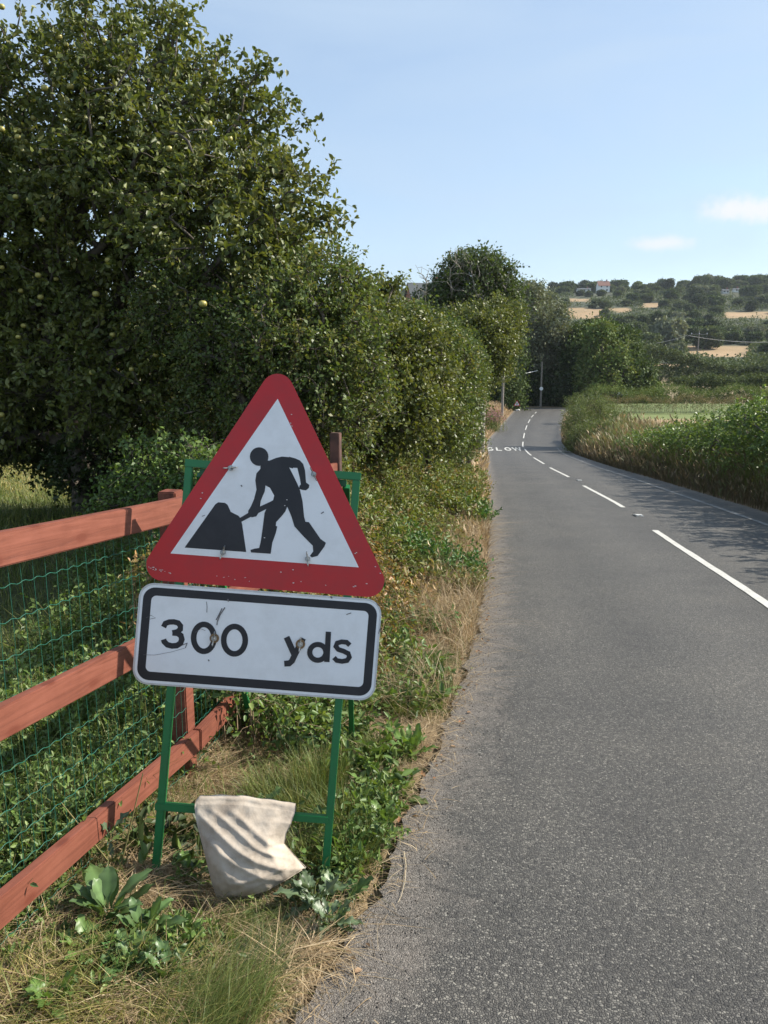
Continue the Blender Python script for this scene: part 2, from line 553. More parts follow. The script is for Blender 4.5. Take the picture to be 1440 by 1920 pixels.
def make_road():
    ys = np.concatenate([np.arange(-4, 8, .04), np.arange(8, 30, .2), np.arange(30, 104.01, .5)])
    nx = 25
    rows, E = [], []
    rs = np.random.RandomState(5)
    for y in ys:
        a, b = float(xl(y)), float(xr(y))
        w = .035 * nz(0, y, 5.0, 1) + .02 * nz(0, y, 17.0, 4) + rs.uniform(-.008, .008)
        t = np.linspace(0, 1, nx) ** 1.0
        x = a - w + (b + .1 - a + w) * t
        crown = .05 * (1 - ((t - .5) * 2) ** 2)
        rows.append(np.stack([x, np.full(nx, y), base(y) + .005 + crown * 0 + 0 * x], -1))
        E.append(np.stack([x - (a - w), (b + .1) - x, 0 * x], -1))
    V = np.concatenate(rows); E = np.concatenate(E)
    i = np.arange(len(ys) - 1)[:, None] * nx; j = np.arange(nx - 1)[None]
    Q = np.stack([i + j, i + j + 1, i + nx + j + 1, i + nx + j], -1).reshape(-1, 4)
    n0 = len(V)
    # the road it runs into, bending away to the right
    S = []
    cols = np.linspace(0, 1, 40)
    for y in (104.0, 106, 108, 110.):
        S.append(np.stack([17.3 + cols * 90, np.full(40, y) + cols * cols * 20, np.full(40, base(y)) + .005], -1))
    S = np.concatenate(S)
    i = np.arange(3)[:, None] * 40; j = np.arange(39)[None]
    Q2 = np.stack([i + j, i + j + 1, i + 40 + j + 1, i + 40 + j], -1).reshape(-1, 4) + n0
    V = np.concatenate([V, S])
    E2 = np.full((len(S), 3), 2.0)
    E = np.concatenate([E, E2])
    o = mesh_np('road', V, [Q, Q2], M_asph)
    at_ = o.data.color_attributes.new('edge', 'FLOAT_COLOR', 'POINT')
    c = np.ones((len(V), 4), np.float32); c[:, :3] = E
    at_.data.foreach_set('color', c.ravel())
    return tag(o, kind='structure')


road = make_road()


def paint_mat():
    m, nt, p, out = new_mat('road_paint')
    g = nnode(nt, 'ShaderNodeNewGeometry')
    n = nnode(nt, 'ShaderNodeTexNoise', Scale=60.0, Detail=6.0, Roughness=.75); nt.links.new(g.outputs['Position'], n.inputs['Vector'])
    n2 = nnode(nt, 'ShaderNodeTexNoise', Scale=4.0, Detail=4.0); nt.links.new(g.outputs['Position'], n2.inputs['Vector'])
    s = mth(nt, 'ADD', n.outputs[0], mth(nt, 'MULTIPLY', mth(nt, 'SUBTRACT', n2.outputs[0], .5), .3))
    nt.links.new(ramp(nt, s, [(.28, (.16, .16, .15)), (.42, (.44, .43, .39)), (.7, (.62, .61, .56))]), p.inputs['Base Color'])
    p.inputs['Roughness'].default_value = .7
    return m


M_paint = paint_mat()


def strip_on_road(name, y0, y1, xf, w, mat, parent=road, dz=.010, rag=0.0):
    n = max(4, int((y1 - y0) / .25))
    V = []
    for y in np.linspace(y0, y1, n + 1):
        x = float(xf(y)); s = (float(xf(y + .3)) - float(xf(y - .3))) / .6
        q = 1 / math.hypot(1, s)
        for sg in (-1, 1):
            ww = w / 2 + rag * random.uniform(-1, 1)
            V.append((x + sg * ww * q, y - sg * ww * q * s, float(base(y)) + dz))
    i = np.arange(n)[:, None] * 2
    Q = np.concatenate([i, i + 1, i + 3, i + 2], 1)
    return mesh_np(name, V, [Q], mat, parent)


random.seed(3)
for (a, b) in ((2.2, 8.0), (11.54, 14.86), (20.4, 23.9 - .9), (23.9 - .1, 29.3), (32.3, 38.6), (41.8, 48.0), (51, 57), (60, 66), (69, 75), (78, 84), (87, 93), (96, 101.5)):
    pass
DASH = ((-3, 3.0), (5.3, 11.54), (14.86, 20.4), (23.9, 29.4), (32.3, 38.9), (41.8, 50.6), (53.0, 58.8), (62.2, 67.4), (70.9, 76.3), (79.9, 85.3), (88.9, 93.5), (96.5, 99.8))
for i, (a, b) in enumerate(DASH):
    strip_on_road('centre_line_dash', a, b, xc, .092, M_paint, rag=.004)

m, nt, p, out = new_mat('pale_edge_mottle')
g = nnode(nt, 'ShaderNodeNewGeometry')
n = nnode(nt, 'ShaderNodeTexNoise', Scale=14.0, Detail=8.0, Roughness=.75); nt.links.new(g.outputs['Position'], n.inputs['Vector'])
nt.links.new(ramp(nt, n.outputs[0], [(.42, (.09, .088, .085)), (.62, (.32, .31, .29))]), p.inputs['Base Color']); p.inputs['Roughness'].default_value = .8
strip_on_road('pale_edge_strip', 3, 52, lambda y: xr(y) - .55, .10, m, rag=.012)  # narrow mottled pale strip just inside the right edge

# SLOW lettering, painted on the left lane
def stroke_poly(bm, pts, w, z=0, closed=False, to=None):
    """flat ribbon of width w along 2-D points, mapped to 3-D by to(x, y)"""
    pts = [Vector(p) for p in pts]; n = len(pts); L, Rt = [], []
    for i in range(n):
        a = pts[(i - 1) % n] if (closed or i > 0) else pts[i]
        b = pts[(i + 1) % n] if (closed or i < n - 1) else pts[i]
        d = (b - a).normalized(); q = Vector((-d.y, d.x))
        k = 1.0
        if (closed or 0 < i < n - 1):
            d1 = (pts[i] - a).normalized(); k = 1 / max(.5, abs(d1.dot(d)))
        L.append(bm.verts.new(to(*(pts[i] + q * w / 2 * k)))); Rt.append(bm.verts.new(to(*(pts[i] - q * w / 2 * k))))
    for i in range(n if closed else n - 1):
        j = (i + 1) % n
        try: bm.faces.new((L[i], Rt[i], Rt[j], L[j]))
        except ValueError: pass


def arc(cx, cy, rx, ry, a0, a1, n=14):
    return [(cx + rx * math.cos(R(a0 + (a1 - a0) * i / n)), cy + ry * math.sin(R(a0 + (a1 - a0) * i / n))) for i in range(n + 1)]


GLY = {
    'S': [arc(.5, .73, .34, .2, 30, 180, 10) + arc(.5, .73, .34, .22, 190, 270, 6) + arc(.5, .27, .34, .24, 90, -150, 14)],
    'L': [[(.2, 1), (.2, .06), (.85, .06)]],
    'O': [arc(.5, .5, .36, .43, 0, 352, 28)],
    'W': [[(-.02, 1), (.26, .06), (.53, .92), (.80, .06), (1.08, 1)]],
}
bm = bmesh.new()
y0, y1 = 48.6, 52.6
for k, ch in enumerate('SLOW'):
    def to(u, v, k=k):
        y = y0 + (y1 - y0) * v
        xa = 6.50; cell = .58
        x = xa + (k + .0) * (cell + .0) + u * cell * .82 + .13 * (y - y0)
        return (x, y, float(base(y)) + .012)
    for pts in GLY[ch]:
        n = len(pts)
        # resample in cell space where x is metres-ish compressed: emulate wide strokes
        stroke_poly(bm, pts, {'S': .19, 'L': .22, 'O': .21, 'W': .22}[ch], to=to, closed=(ch == 'O'))
for f in bm.faces:
    if f.normal.z < 0: f.normal_flip()
obj_bm('slow_lettering', bm, M_paint, road)
# ------------------------------------------------------------------ the cat's eyes
M_stud = simple_mat('stud_casting', (.20, .20, .19), .5, .4, .3)
M_rub = simple_mat('stud_rubber', (.42, .42, .40), .6, 0, .2)
M_glass = simple_mat('stud_glass', (.75, .8, .8), .15, 0, .05)
for k, (x, y, lab) in enumerate(((4.52, 13.4, 'reflective road stud between the two nearest centre line dashes'), (5.7, 22.2, 'reflective road stud further along the centre line beside the second gap'))):
    t = empty('road_stud', (x, y, float(base(y)) + .005)); tag(t, lab, 'road stud', 'reflective studs along the centre line')
    bm = bmesh.new(); box_between(bm, (0, -.12, .008), (0, .12, .008), .15, .016); obj_bm('casting', bm, M_stud, t, .004)
    bm = bmesh.new(); box_between(bm, (0, -.055, .022), (0, .055, .022), .12, .014); obj_bm('rubber_insert', bm, M_rub, t, .003)
    for sx in (-.035, .035):
        bm = bmesh.new(); bmesh.ops.create_uvsphere(bm, u_segments=10, v_segments=6, radius=.012, matrix=Matrix.Translation((sx, -.056, .024))); obj_bm('reflector', bm, M_glass, t, smooth=True)
#@@PART2
# ------------------------------------------------------------------ roadworks sign
LEAN, ROLL = R(12), R(-4.5)
SO = Vector((-.45, 2.36, -.2))
_n = Vector((0, -math.cos(LEAN), math.sin(LEAN))); _v = Vector((0, math.sin(LEAN), math.cos(LEAN))); _u = Vector((1, 0, 0))
SU = _u * math.cos(ROLL) + _v * math.sin(ROLL); SV = -_u * math.sin(ROLL) + _v * math.cos(ROLL)
def S3(u, v, w=0.0): return SO + SU * u + SV * v + _n * w
def sloc(px, py):
    d = Vector(ray(px, py)); t = _n.dot(SO - Vector((0, 0, CAMH))) / _n.dot(d)
    p = d * t + Vector((0, 0, CAMH)) - SO
    return (p.dot(SU), p.dot(SV))
def cloc(cx, cy): return sloc(240 + cx / 2.7692, 680 + cy / 2.7692)


def dirty(name, c, rough=.4, stain=(.25, .23, .2), amt=.35, chips=None):
    m, nt, p, out = new_mat(name)
    g = nnode(nt, 'ShaderNodeTexCoord')
    n = nnode(nt, 'ShaderNodeTexNoise', Scale=9.0, Detail=8.0, Roughness=.7); nt.links.new(g.outputs['Object'], n.inputs['Vector'])
    n2 = nnode(nt, 'ShaderNodeTexNoise', Scale=130.0, Detail=3.0, Roughness=.6); nt.links.new(g.outputs['Object'], n2.inputs['Vector'])
    f = ramp(nt, n.outputs[0], [(.45, (0, 0, 0)), (.8, (amt,) * 3)])
    cc = mixc(nt, f, c, stain)
    f2 = ramp(nt, n2.outputs[0], [(.74, (0, 0, 0)), (.80, (.6,) * 3)])
    cc = mixc(nt, f2, cc, chips or stain)
    nt.links.new(cc, p.inputs['Base Color']); p.inputs['Roughness'].default_value = rough
    return m


M_red = dirty('sign_red', (.47, .010, .013), .38, (.20, .03, .03), .45, (.45, .25, .25))
M_white = dirty('sign_white', (.80, .82, .84), .38, (.42, .42, .40), .30, (.3, .3, .3))
M_black = dirty('sign_black', (.010, .011, .016), .5, (.05, .05, .055), .4, (.07, .07, .08))
M_alu = simple_mat('aluminium', (.55, .56, .57), .45, .7, .15, 30)
M_green = dirty('green_frame_paint', (.010, .155, .045), .42, (.02, .07, .03), .5, (.22, .2, .15))
M_zinc = simple_mat('zinc', (.30, .31, .31), .4, .8, .35, 90)
M_rust = simple_mat('rust', (.22, .14, .07), .8, 0, .4, 60)

sign = empty('roadworks_sign', tuple(SO))
tag(sign, 'large red triangle men at work sign with 300 yds plate on green frame', 'road sign')


def poly_plate(name, pts, w0, w1, mat, parent, bevel=0):
    bm = bmesh.new()
    a = [bm.verts.new(S3(u, v, w1) - SO) for u, v in pts]; b = [bm.verts.new(S3(u, v, w0) - SO) for u, v in pts]
    bm.faces.new(a); bm.faces.new(b[::-1]); n = len(pts)
    for i in range(n): bm.faces.new((a[i], b[i], b[(i + 1) % n], a[(i + 1) % n]))
    bmesh.ops.triangulate(bm, faces=[f for f in bm.faces if len(f.verts) > 4])
    return obj_bm(name, bm, mat, parent)


def round_poly(P, r, n=8):
    out = []; P = [Vector(p) for p in P]; m = len(P)
    for i in range(m):
        a, b, c = P[i - 1], P[i], P[(i + 1) % m]
        d1 = (a - b).normalized(); d2 = (c - b).normalized()
        h = math.acos(max(-1, min(1, d1.dot(d2)))) / 2; t = r / math.tan(h)
        s, e = b + d1 * t, b + d2 * t
        cen = b + (d1 + d2).normalized() * r / math.sin(h)
        a0 = math.atan2(s.y - cen.y, s.x - cen.x); a1 = math.atan2(e.y - cen.y, e.x - cen.x)
        da = (a1 - a0 + math.pi) % (2 * math.pi) - math.pi
        for k in range(n + 1):
            q = a0 + da * k / n; out.append((cen.x + r * math.cos(q), cen.y + r * math.sin(q)))
    return out


# red triangle: true corner triangle, then rounded
TC = (-.056)
tri = round_poly([(-.0485 - .455, 1.050), (-.0485 + .455, 1.050), (-.061, 1.860)], .056, 10)
panel = poly_plate('triangle_panel', tri, .000, .0030, M_red, sign)
wt = [cloc(779, 183), cloc(220, 993), cloc(1202, 1063)]
wt = [(-.056, 1.714), (-.384, 1.147), (.273, 1.150)]
poly_plate('white_field', [wt[0], wt[1], wt[2]], .0030, .0036, M_white, panel)

MAN = {
    'mound': [(295, 960), (455, 735), (470, 725), (505, 728), (518, 738), (535, 775), (575, 795), (586, 810), (594, 840), (615, 983)],
    'torso': [(690, 552), (728, 512), (770, 495), (800, 488), (850, 492), (858, 550), (838, 545), (866, 600), (892, 655), (907, 720), (915, 800), (850, 800), (828, 748), (805, 790), (728, 752), (755, 712), (760, 690), (738, 650), (712, 636), (675, 600)],
    'rear_arm': [(838, 489), (868, 497), (893, 508), (910, 526), (920, 560), (925, 622), (942, 635), (940, 650), (925, 663), (905, 661), (889, 655), (891, 640), (898, 632), (893, 600), (880, 547), (838, 545), (820, 520)],
    'front_arm': [(722, 520), (690, 550), (668, 575), (662, 610), (668, 660), (655, 710), (640, 745), (625, 770), (625, 795), (645, 803), (667, 798), (682, 775), (674, 757), (690, 718), (711, 668), (715, 638), (740, 600)],
    'handle': [(582, 806), (590, 826), (640, 800), (735, 752), (760, 712), (740, 722), (665, 757)],
    'front_leg': [(728, 740), (828, 746), (818, 772), (800, 795), (770, 828), (768, 848), (776, 850), (768, 885), (750, 935), (742, 992), (640, 985), (637, 972), (660, 965), (682, 962), (690, 930), (700, 860), (710, 780)],
    'rear_leg': [(806, 740), (900, 700), (907, 730), (915, 800), (922, 826), (940, 828), (1000, 915), (1028, 935), (1020, 955), (985, 1003), (955, 1011), (945, 1003), (962, 980), (960, 950), (915, 905), (865, 850), (850, 800), (828, 748)],
}
pict = empty('pictogram', (0, 0, 0)); pict.parent = panel
bm = bmesh.new()
for k, (nm, P) in enumerate(list(MAN.items()) + [('head', None)]):
    pts = [cloc(*q) for q in P] if P else [cloc(682 + 48 * math.cos(a), 488 + 48 * math.sin(a)) for a in np.linspace(0, 2 * math.pi, 28, endpoint=False)]
    if nm == 'head': pts2 = pts
    w0, w1 = .0036, .0040 + k * .00012
    a = [bm.verts.new(S3(u, v, w1) - SO) for u, v in pts]
    f = bm.faces.new(a)
# neck
a = [bm.verts.new(S3(*cloc(*q), .0050) - SO) for q in ((690, 520), (720, 505), (745, 515), (715, 560), (688, 560))]
bm.faces.new(a)
bmesh.ops.triangulate(bm, faces=bm.faces[:])
bpy.data.objects.remove(pict)
pict = obj_bm('pictogram', bm, M_black, panel)
# distance plate
pl = round_poly([(-.479, .690), (.362, .694), (.362, 1.042), (-.479, 1.038)], .052, 8)
plate = poly_plate('distance_plate', pl, .000, .0030, M_white, sign)


def ring_mesh(name, outer, inner, w, mat, parent):
    bm = bmesh.new()
    a = [bm.verts.new(S3(u, v, w) - SO) for u, v in outer]; b = [bm.verts.new(S3(u, v, w) - SO) for u, v in inner]
    n = len(a)
    for i in range(n): bm.faces.new((a[i], a[(i + 1) % n], b[(i + 1) % n], b[i]))
    return obj_bm(name, bm, mat, parent)


ring_mesh('plate_border', round_poly([(-.466, .703), (.349, .707), (.349, 1.029), (-.466, 1.025)], .042, 8),
          round_poly([(-.437, .733), (.320, .737), (.320, 1.001), (-.437, .997)], .018, 8), .0036, M_black, plate)
# raised silver rim of the plate
ring_mesh('plate_rim', round_poly([(-.481, .688), (.364, .692), (.364, 1.044), (-.481, 1.040)], .054, 8),
          round_poly([(-.475, .694), (.358, .698), (.358, 1.038), (-.475, 1.034)], .048, 8), .0042, M_alu, plate)
bm = bmesh.new()
zl = [.0038]
def tp(x, y):
    u, v = cloc(x, y); return S3(u, v, zl[0]) - SO
def gl(pts, w=21, closed=False):
    if w > 15: w *= 1.16
    # width is given in traced pixels; convert in plane by building ribbon in traced space
    stroke_poly(bm, pts, w, to=tp, closed=closed); zl[0] += .00012
gl([(186, 1372), (196, 1353), (215, 1346), (240, 1345), (262, 1351), (274, 1366), (273, 1383), (258, 1397), (232, 1402)], 24)
gl([(232, 1402), (258, 1404), (276, 1416), (281, 1436), (274, 1456), (255, 1468), (230, 1470), (206, 1464), (190, 1448), (186, 1436)], 25)
gl([(395 + 53 * math.cos(a) + 3 * math.sin(a) * 0, 1428 + 70 * math.sin(a)) for a in np.linspace(0, 2 * math.pi, 30, endpoint=False)], 25, True)
gl([(554 + 56 * math.cos(a), 1440 + 71 * math.sin(a)) for a in np.linspace(0, 2 * math.pi, 30, endpoint=False)], 25, True)
gl([(824, 1424), (866, 1518)], 27); gl([(910, 1430), (866, 1518), (852, 1548), (838, 1560), (812, 1562)], 26)
gl([(986 + 42 * math.cos(a), 1503 + 41 * math.sin(a)) for a in np.linspace(0, 2 * math.pi, 24, endpoint=False)], 23, True)
gl([(1041, 1396), (1033, 1553)], 24)
gl([(1152, 1466), (1136, 1451), (1110, 1448), (1086, 1455), (1080, 1472), (1092, 1488), (1120, 1497), (1144, 1509), (1150, 1528), (1138, 1545), (1112, 1550), (1084, 1545), (1070, 1530)], 21)
obj_bm('plate_lettering', bm, M_black, plate)
# scuffs and scratches
bm = bmesh.new(); zl[0] = .0052
random.seed(11)
for pts, w in (([(409, 1240), (412, 1268), (410, 1296)], 3), ([(520, 1226), (523, 1240)], 7), ([(505, 1270), (480, 1310), (465, 1345), (463, 1362)], 5), ([(490, 1275), (470, 1318), (460, 1335)], 6),
               ([(82, 1515), (140, 1517), (230, 1500), (300, 1480)], 1.6), ([(95, 1325), (120, 1310), (145, 1324), (110, 1332)], 2), ([(285, 1465), (310, 1455), (300, 1480)], 4), ([(1135, 1307), (1160, 1298)], 4),
               ([(1003, 784), (1018, 775)], 5), ([(588, 636), (594, 644)], 6), ([(385, 798), (402, 792)], 3), ([(418, 1540), (424, 1548)], 6), ([(1052, 1212), (1060, 1222)], 8), ([(1290, 1245), (1300, 1262)], 4), ([(1300, 1405), (1308, 1380)], 3),
               ([(350, 1400), (380, 1380), (405, 1390)], 2), ([(735, 1270), (738, 1420)], 0)):
    if w: gl([(x + random.uniform(-1, 1), y) for x, y in pts], w)
obj_bm('scuff_marks', bm, simple_mat('scuffs', (.13, .125, .13), .8, 0, .5, 80), plate)
bm = bmesh.new(); zl[0] = .0040
for k in range(26):
    t = random.random()
    if k < 14:
        x = 105 + 120 * t ** 1.3; y = 1052 + 42 * t ** .8 + random.uniform(-6, 6)
    else:
        x = 330 + 940 * t; y = 1112 + 50 * t + random.uniform(-14, 6)
    gl([(x, y), (x + random.uniform(3, 12), y + random.uniform(-2, 3))], random.uniform(1.5, 4.5))
for (x, y) in ((380, 705), (388, 676), (850, 270), (845, 315), (852, 330), (1186, 985), (1180, 990), (710, 908), (826, 712), (815, 742), (1284, 1058), (1310, 1092), (795, 1086), (858, 1074)):
    gl([(x - 3, y), (x + 4, y + 1)], 4)
obj_bm('paint_chips', bm, simple_mat('chipped_paint', (.62, .60, .58), .6, 0, .2), panel)


def tube_bar(bm, a, b, w=.026):
    box_between(bm, Vector(a) - SO, Vector(b) - SO, w, w, up=_n)


# frame: front ladder behind the plates, rear legs splayed back
FL, FR = -.350, .240
T = -.013
def leg_obj(name, a, b, w=.026):
    bm = bmesh.new(); tube_bar(bm, a, b, w); return obj_bm(name, bm, M_green, sign, .002)
leg_obj('front_leg', S3(FL + .003, .0, T), S3(FL + .003, 1.452, T)); leg_obj('front_leg', S3(FR, -.03, T), S3(FR, 1.452, T))
leg_obj('top_bar', S3(FL - .012, 1.466, T), S3(FR + .015, 1.466, T), .027)
leg_obj('cross_bar', S3(FL - .016, .270, T + .004), S3(FR - .004, .270, T + .004), .025)
leg_obj('cross_bar', S3(FL, 1.23, T - .001), S3(FR, 1.23, T - .001), .022)
leg_obj('cross_bar', S3(FL, .86, T - .001), S3(FR, .86, T - .001), .022)
for u, ug in ((FL + .035, .02), (FR - .035, .0)):
    top = S3(u, 1.43, T - .03)
    fx, fy = top.x - .01, 3.62
    foot = Vector((fx - .02 + ug, fy, ztf(fx, fy) - .03))
    o = leg_obj('rear_leg', top, foot, .024)
leg_obj('rear_bar', S3(FL + .035, 1.44, T - .03), S3(FR - .035, 1.44, T - .03), .024)


def wing_nut(cx, cy, ang, parent, washer=False):
    u, v = cloc(cx, cy); c = S3(u, v, .004) - SO
    bm = bmesh.new()
    rot = Matrix((SU, SV, _n)).transposed().to_4x4()
    def cyl(r, h, z, k=14): bmesh.ops.create_cone(bm, cap_ends=True, segments=k, radius1=r, radius2=r, depth=h, matrix=Matrix.Translation(c) @ rot @ Matrix.Translation((0, 0, z)))
    cyl(.010, .010, .006, 6); cyl(.0045, .026, .012)
    d = SU * math.cos(ang) + SV * math.sin(ang)
    for s in (-1, 1):
        box_between(bm, c + d * s * .004 + _n * .007, c + d * s * .024 + _n * .019, .0036, .012, up=_n)
    o = obj_bm('wing_nut', bm, M_zinc, parent, .0006)
    if washer:
        bm = bmesh.new(); cyl(.0165, .0018, .0012, 20); obj_bm('washer', bm, M_rust, o)


wing_nut(536, 548, R(8), panel); wing_nut(965, 580, R(-60), panel); wing_nut(496, 985, R(75), panel); wing_nut(934, 1018, R(100), panel)
wing_nut(450, 1430, R(85), plate, True); wing_nut(896, 1460, R(88), plate, True)

# ------------------------------------------------------------------ sandbag over the lower bar
def bag():
    nu, nv = 60, 74
    def curve(P, t):
        P = np.array(P, float); d = np.r_[0, np.cumsum(np.linalg.norm(np.diff(P[:, :2], axis=0), axis=1))]; d /= d[-1]
        # smooth with catmull-like dense interpolation
        return np.stack([np.interp(t, d, P[:, i]) for i in range(P.shape[1])], -1)
    tt = np.linspace(0, 1, nv); ss = np.linspace(0, 1, nu)
    #            px, py, Y
    Lc = curve([(365, 1517, 2.385), (369, 1545, 2.36), (378, 1580, 2.345), (388, 1620, 2.325), (398, 1660, 2.305), (409, 1692, 2.285)], tt)
    Rc = curve([(553, 1524, 2.395), (546, 1545, 2.37), (537, 1562, 2.365), (534, 1582, 2.37), (552, 1603, 2.37), (574, 1627, 2.365)], tt)
    Tc = curve([(365, 1517, 2.385), (372, 1508, 2.395), (400, 1507, 2.40), (450, 1508, 2.40), (500, 1515, 2.40), (540, 1520, 2.40), (553, 1524, 2.395)], ss)
    Bc = curve([(409, 1692, 2.285), (430, 1683, 2.28), (470, 1680, 2.275), (505, 1668, 2.28), (540, 1648, 2.31), (574, 1627, 2.365)], ss)
    U, Vv = np.meshgrid(ss, tt)
    G = ((1 - U)[..., None] * Lc[:, None] + U[..., None] * Rc[:, None] + (1 - Vv)[..., None] * Tc[None] + Vv[..., None] * Bc[None]
         - ((1 - U) * (1 - Vv))[..., None] * Lc[0] - (U * (1 - Vv))[..., None] * Rc[0] - ((1 - U) * Vv)[..., None] * Lc[-1] - (U * Vv)[..., None] * Rc[-1])
    P = np.array([[at(*G[j, i]) for i in range(nu)] for j in range(nv)]).reshape(nv, nu, 3)
    edge = np.minimum(np.minimum(U, 1 - U) * 5, 1) ** .6 * np.minimum((1 - Vv) * 6, 1) ** .6
    belly = sst(.10, .62, Vv) * edge * .046 + edge * .010
    # folds radiating from the top, and a diagonal slump fold from upper left to the right corner
    f = .004 * np.exp(-Vv * 9) * np.sin(U * 30 + 4 * np.sin(Vv * 5) + 1.5 * U) * sst(0, .08, Vv)
    dg = Vv - .95 * U ** .9
    for (c0, wd, am) in ((.50, .09, .007), (.26, .05, .006), (.05, .055, .009), (-.16, .04, .006), (-.33, .05, .007)):
        f += .8 * am * np.exp(-((dg - c0) / wd) ** 2) * sst(0, .12, U) * sst(1, .9, U) * sst(.02, .15, Vv)
    for (a, b, c, wd, am) in () and ((-.20, .95, 1.05, .07, .006), (-.03, .80, .9, .06, -.003), (.18, .75, .75, .08, .005), (.36, .60, .6, .045, -.003)):
        q = (Vv - (a + b * U * c)) / wd
        f += .8 * am * np.exp(-q * q) * sst(.02, .3, U) * edge
    fine = .0005 * nz(U * 7, Vv * 7, 1.1, 2) + .0003 * nz(U * 25, Vv * 22, 1.2, 5) + .0025 * np.sin((U * 3 + Vv * 14) * 5 + 3 * nz(U, Vv, 4, 1)) * sst(.7, .95, Vv)
    D = belly + f + fine * edge
    nrm = np.array([0.05, -.86, .5])
    Fp = P + D[..., None] * nrm
    nb = 14
    back = []
    for k in range(1, nb + 1):   # over the bar and down behind it
        t = k / nb
        a_ = math.pi * min(1, t * 1.5); row = P[0] + np.array([0, .019 * (1 - math.cos(a_)), .019 * math.sin(a_) - (max(0, t - .667) * .14)]) + (.002 * np.sin(ss * 26 + 2 * t))[:, None] * np.array([0, 1, 0.2])
        back.append(row)
    front = np.concatenate([np.array(back)[::-1], Fp]); 
    n1 = len(front)
    # rear skin of the hanging half
    Rp = P + edge[..., None] * (np.array([0, .016, -.004]) - .006 * nrm) + (1 - edge)[..., None] * np.array([0, .002, 0])
    V = np.concatenate([front.reshape(-1, 3), Rp.reshape(-1, 3)])
    def grid(n, off):
        i = np.arange(n - 1)[:, None] * nu; j = np.arange(nu - 1)[None]
        return np.stack([i + j, i + j + 1, i + nu + j + 1, i + nu + j], -1).reshape(-1, 4) + off
    Q = [grid(n1, 0), grid(nv, n1 * nu)[:, ::-1]]
    # close the sides and the bottom hem
    s = []
    off2 = n1 * nu
    for j in range(nv - 1):
        a = (nb + j) * nu
        s.append((a, a + nu, off2 + (j + 1) * nu, off2 + j * nu)); s.append((a + nu - 1, off2 + j * nu + nu - 1, off2 + (j + 1) * nu + nu - 1, a + 2 * nu - 1))
    a = (nb + nv - 1) * nu; b = off2 + (nv - 1) * nu
    for i in range(nu - 1): s.append((a + i, a + i + 1, b + i + 1, b + i))
    Q.append(np.array(s)[:, ::-1])
    m, nt, p, out = new_mat('cream_canvas')
    t = nnode(nt, 'ShaderNodeTexCoord')
    n = nnode(nt, 'ShaderNodeTexNoise', Scale=14.0, Detail=7.0, Roughness=.65); nt.links.new(t.outputs['Object'], n.inputs['Vector'])
    nt.links.new(ramp(nt, n.outputs[0], [(.3, (.29, .24, .19)), (.55, (.46, .395, .32)), (.8, (.53, .47, .39))]), p.inputs['Base Color'])
    p.inputs['Roughness'].default_value = .9; p.inputs['Specular IOR Level'].default_value = .2
    w = nnode(nt, 'ShaderNodeTexNoise', Scale=420.0, Detail=2.0); nt.links.new(t.outputs['Object'], w.inputs['Vector'])
    w2 = nnode(nt, 'ShaderNodeTexNoise', Scale=35.0, Detail=4.0); nt.links.new(t.outputs['Object'], w2.inputs['Vector'])
    b1 = nnode(nt, 'ShaderNodeBump', Strength=.5, Distance=.006); nt.links.new(w2.outputs[0], b1.inputs['Height'])
    b2 = nnode(nt, 'ShaderNodeBump', Strength=.25, Distance=.001); nt.links.new(w.outputs[0], b2.inputs['Height']); nt.links.new(b1.outputs[0], b2.inputs['Normal'])
    nt.links.new(b2.outputs[0], p.inputs['Normal'])
    o = mesh_np('sandbag', V, Q, m, smooth=True, origin=(-.42, 2.33, -.18))
    o.location = (-.42, 2.33, -.18)
    tag(o, 'cream canvas sandbag slumped over the lower bar of the green sign frame', 'sandbag')


bag()

# ------------------------------------------------------------------ fence
def wood():
    m, nt, p, out = new_mat('red_stained_wood')
    t = nnode(nt, 'ShaderNodeTexCoord')
    mp = nnode(nt, 'ShaderNodeMapping'); mp.inputs['Scale'].default_value = (34, 2.4, 34); nt.links.new(t.outputs['Object'], mp.inputs[0])
    n = nnode(nt, 'ShaderNodeTexNoise', Scale=1.0, Detail=7.0, Roughness=.62, Distortion=1.1); nt.links.new(mp.outputs[0], n.inputs['Vector'])
    n2 = nnode(nt, 'ShaderNodeTexNoise', Scale=5.0, Detail=5.0, Roughness=.6); nt.links.new(t.outputs['Object'], n2.inputs['Vector'])
    c = ramp(nt, n.outputs[0], [(.25, (.105, .034, .022)), (.5, (.19, .064, .039)), (.75, (.255, .092, .060))])
    c = mixc(nt, 1.0, c, ramp(nt, n2.outputs[0], [(.3, (.78, .72, .7)), (.7, (1.12, 1.12, 1.15))]), 'MULTIPLY')
    # knots
    v = nnode(nt, 'ShaderNodeTexVoronoi', Scale=1.0); mp2 = nnode(nt, 'ShaderNodeMapping'); mp2.inputs['Scale'].default_value = (9, 4.2, 9)
    nt.links.new(t.outputs['Object'], mp2.inputs[0]); nt.links.new(mp2.outputs[0], v.inputs['Vector'])
    k = ramp(nt, v.outputs['Distance'], [(0.0, (.95,) * 3), (.09, (.85,) * 3), (.15, (0.25,) * 3), (.26, (0,) * 3)])
    c = mixc(nt, k, c, (.13, .035, .02))
    nt.links.new(c, p.inputs['Base Color']); p.inputs['Roughness'].default_value = .6; p.inputs['Specular IOR Level'].default_value = .35
    bp = nnode(nt, 'ShaderNodeBump', Strength=.35, Distance=.004); nt.links.new(n.outputs[0], bp.inputs['Height']); nt.links.new(bp.outputs[0], p.inputs['Normal'])
    return m


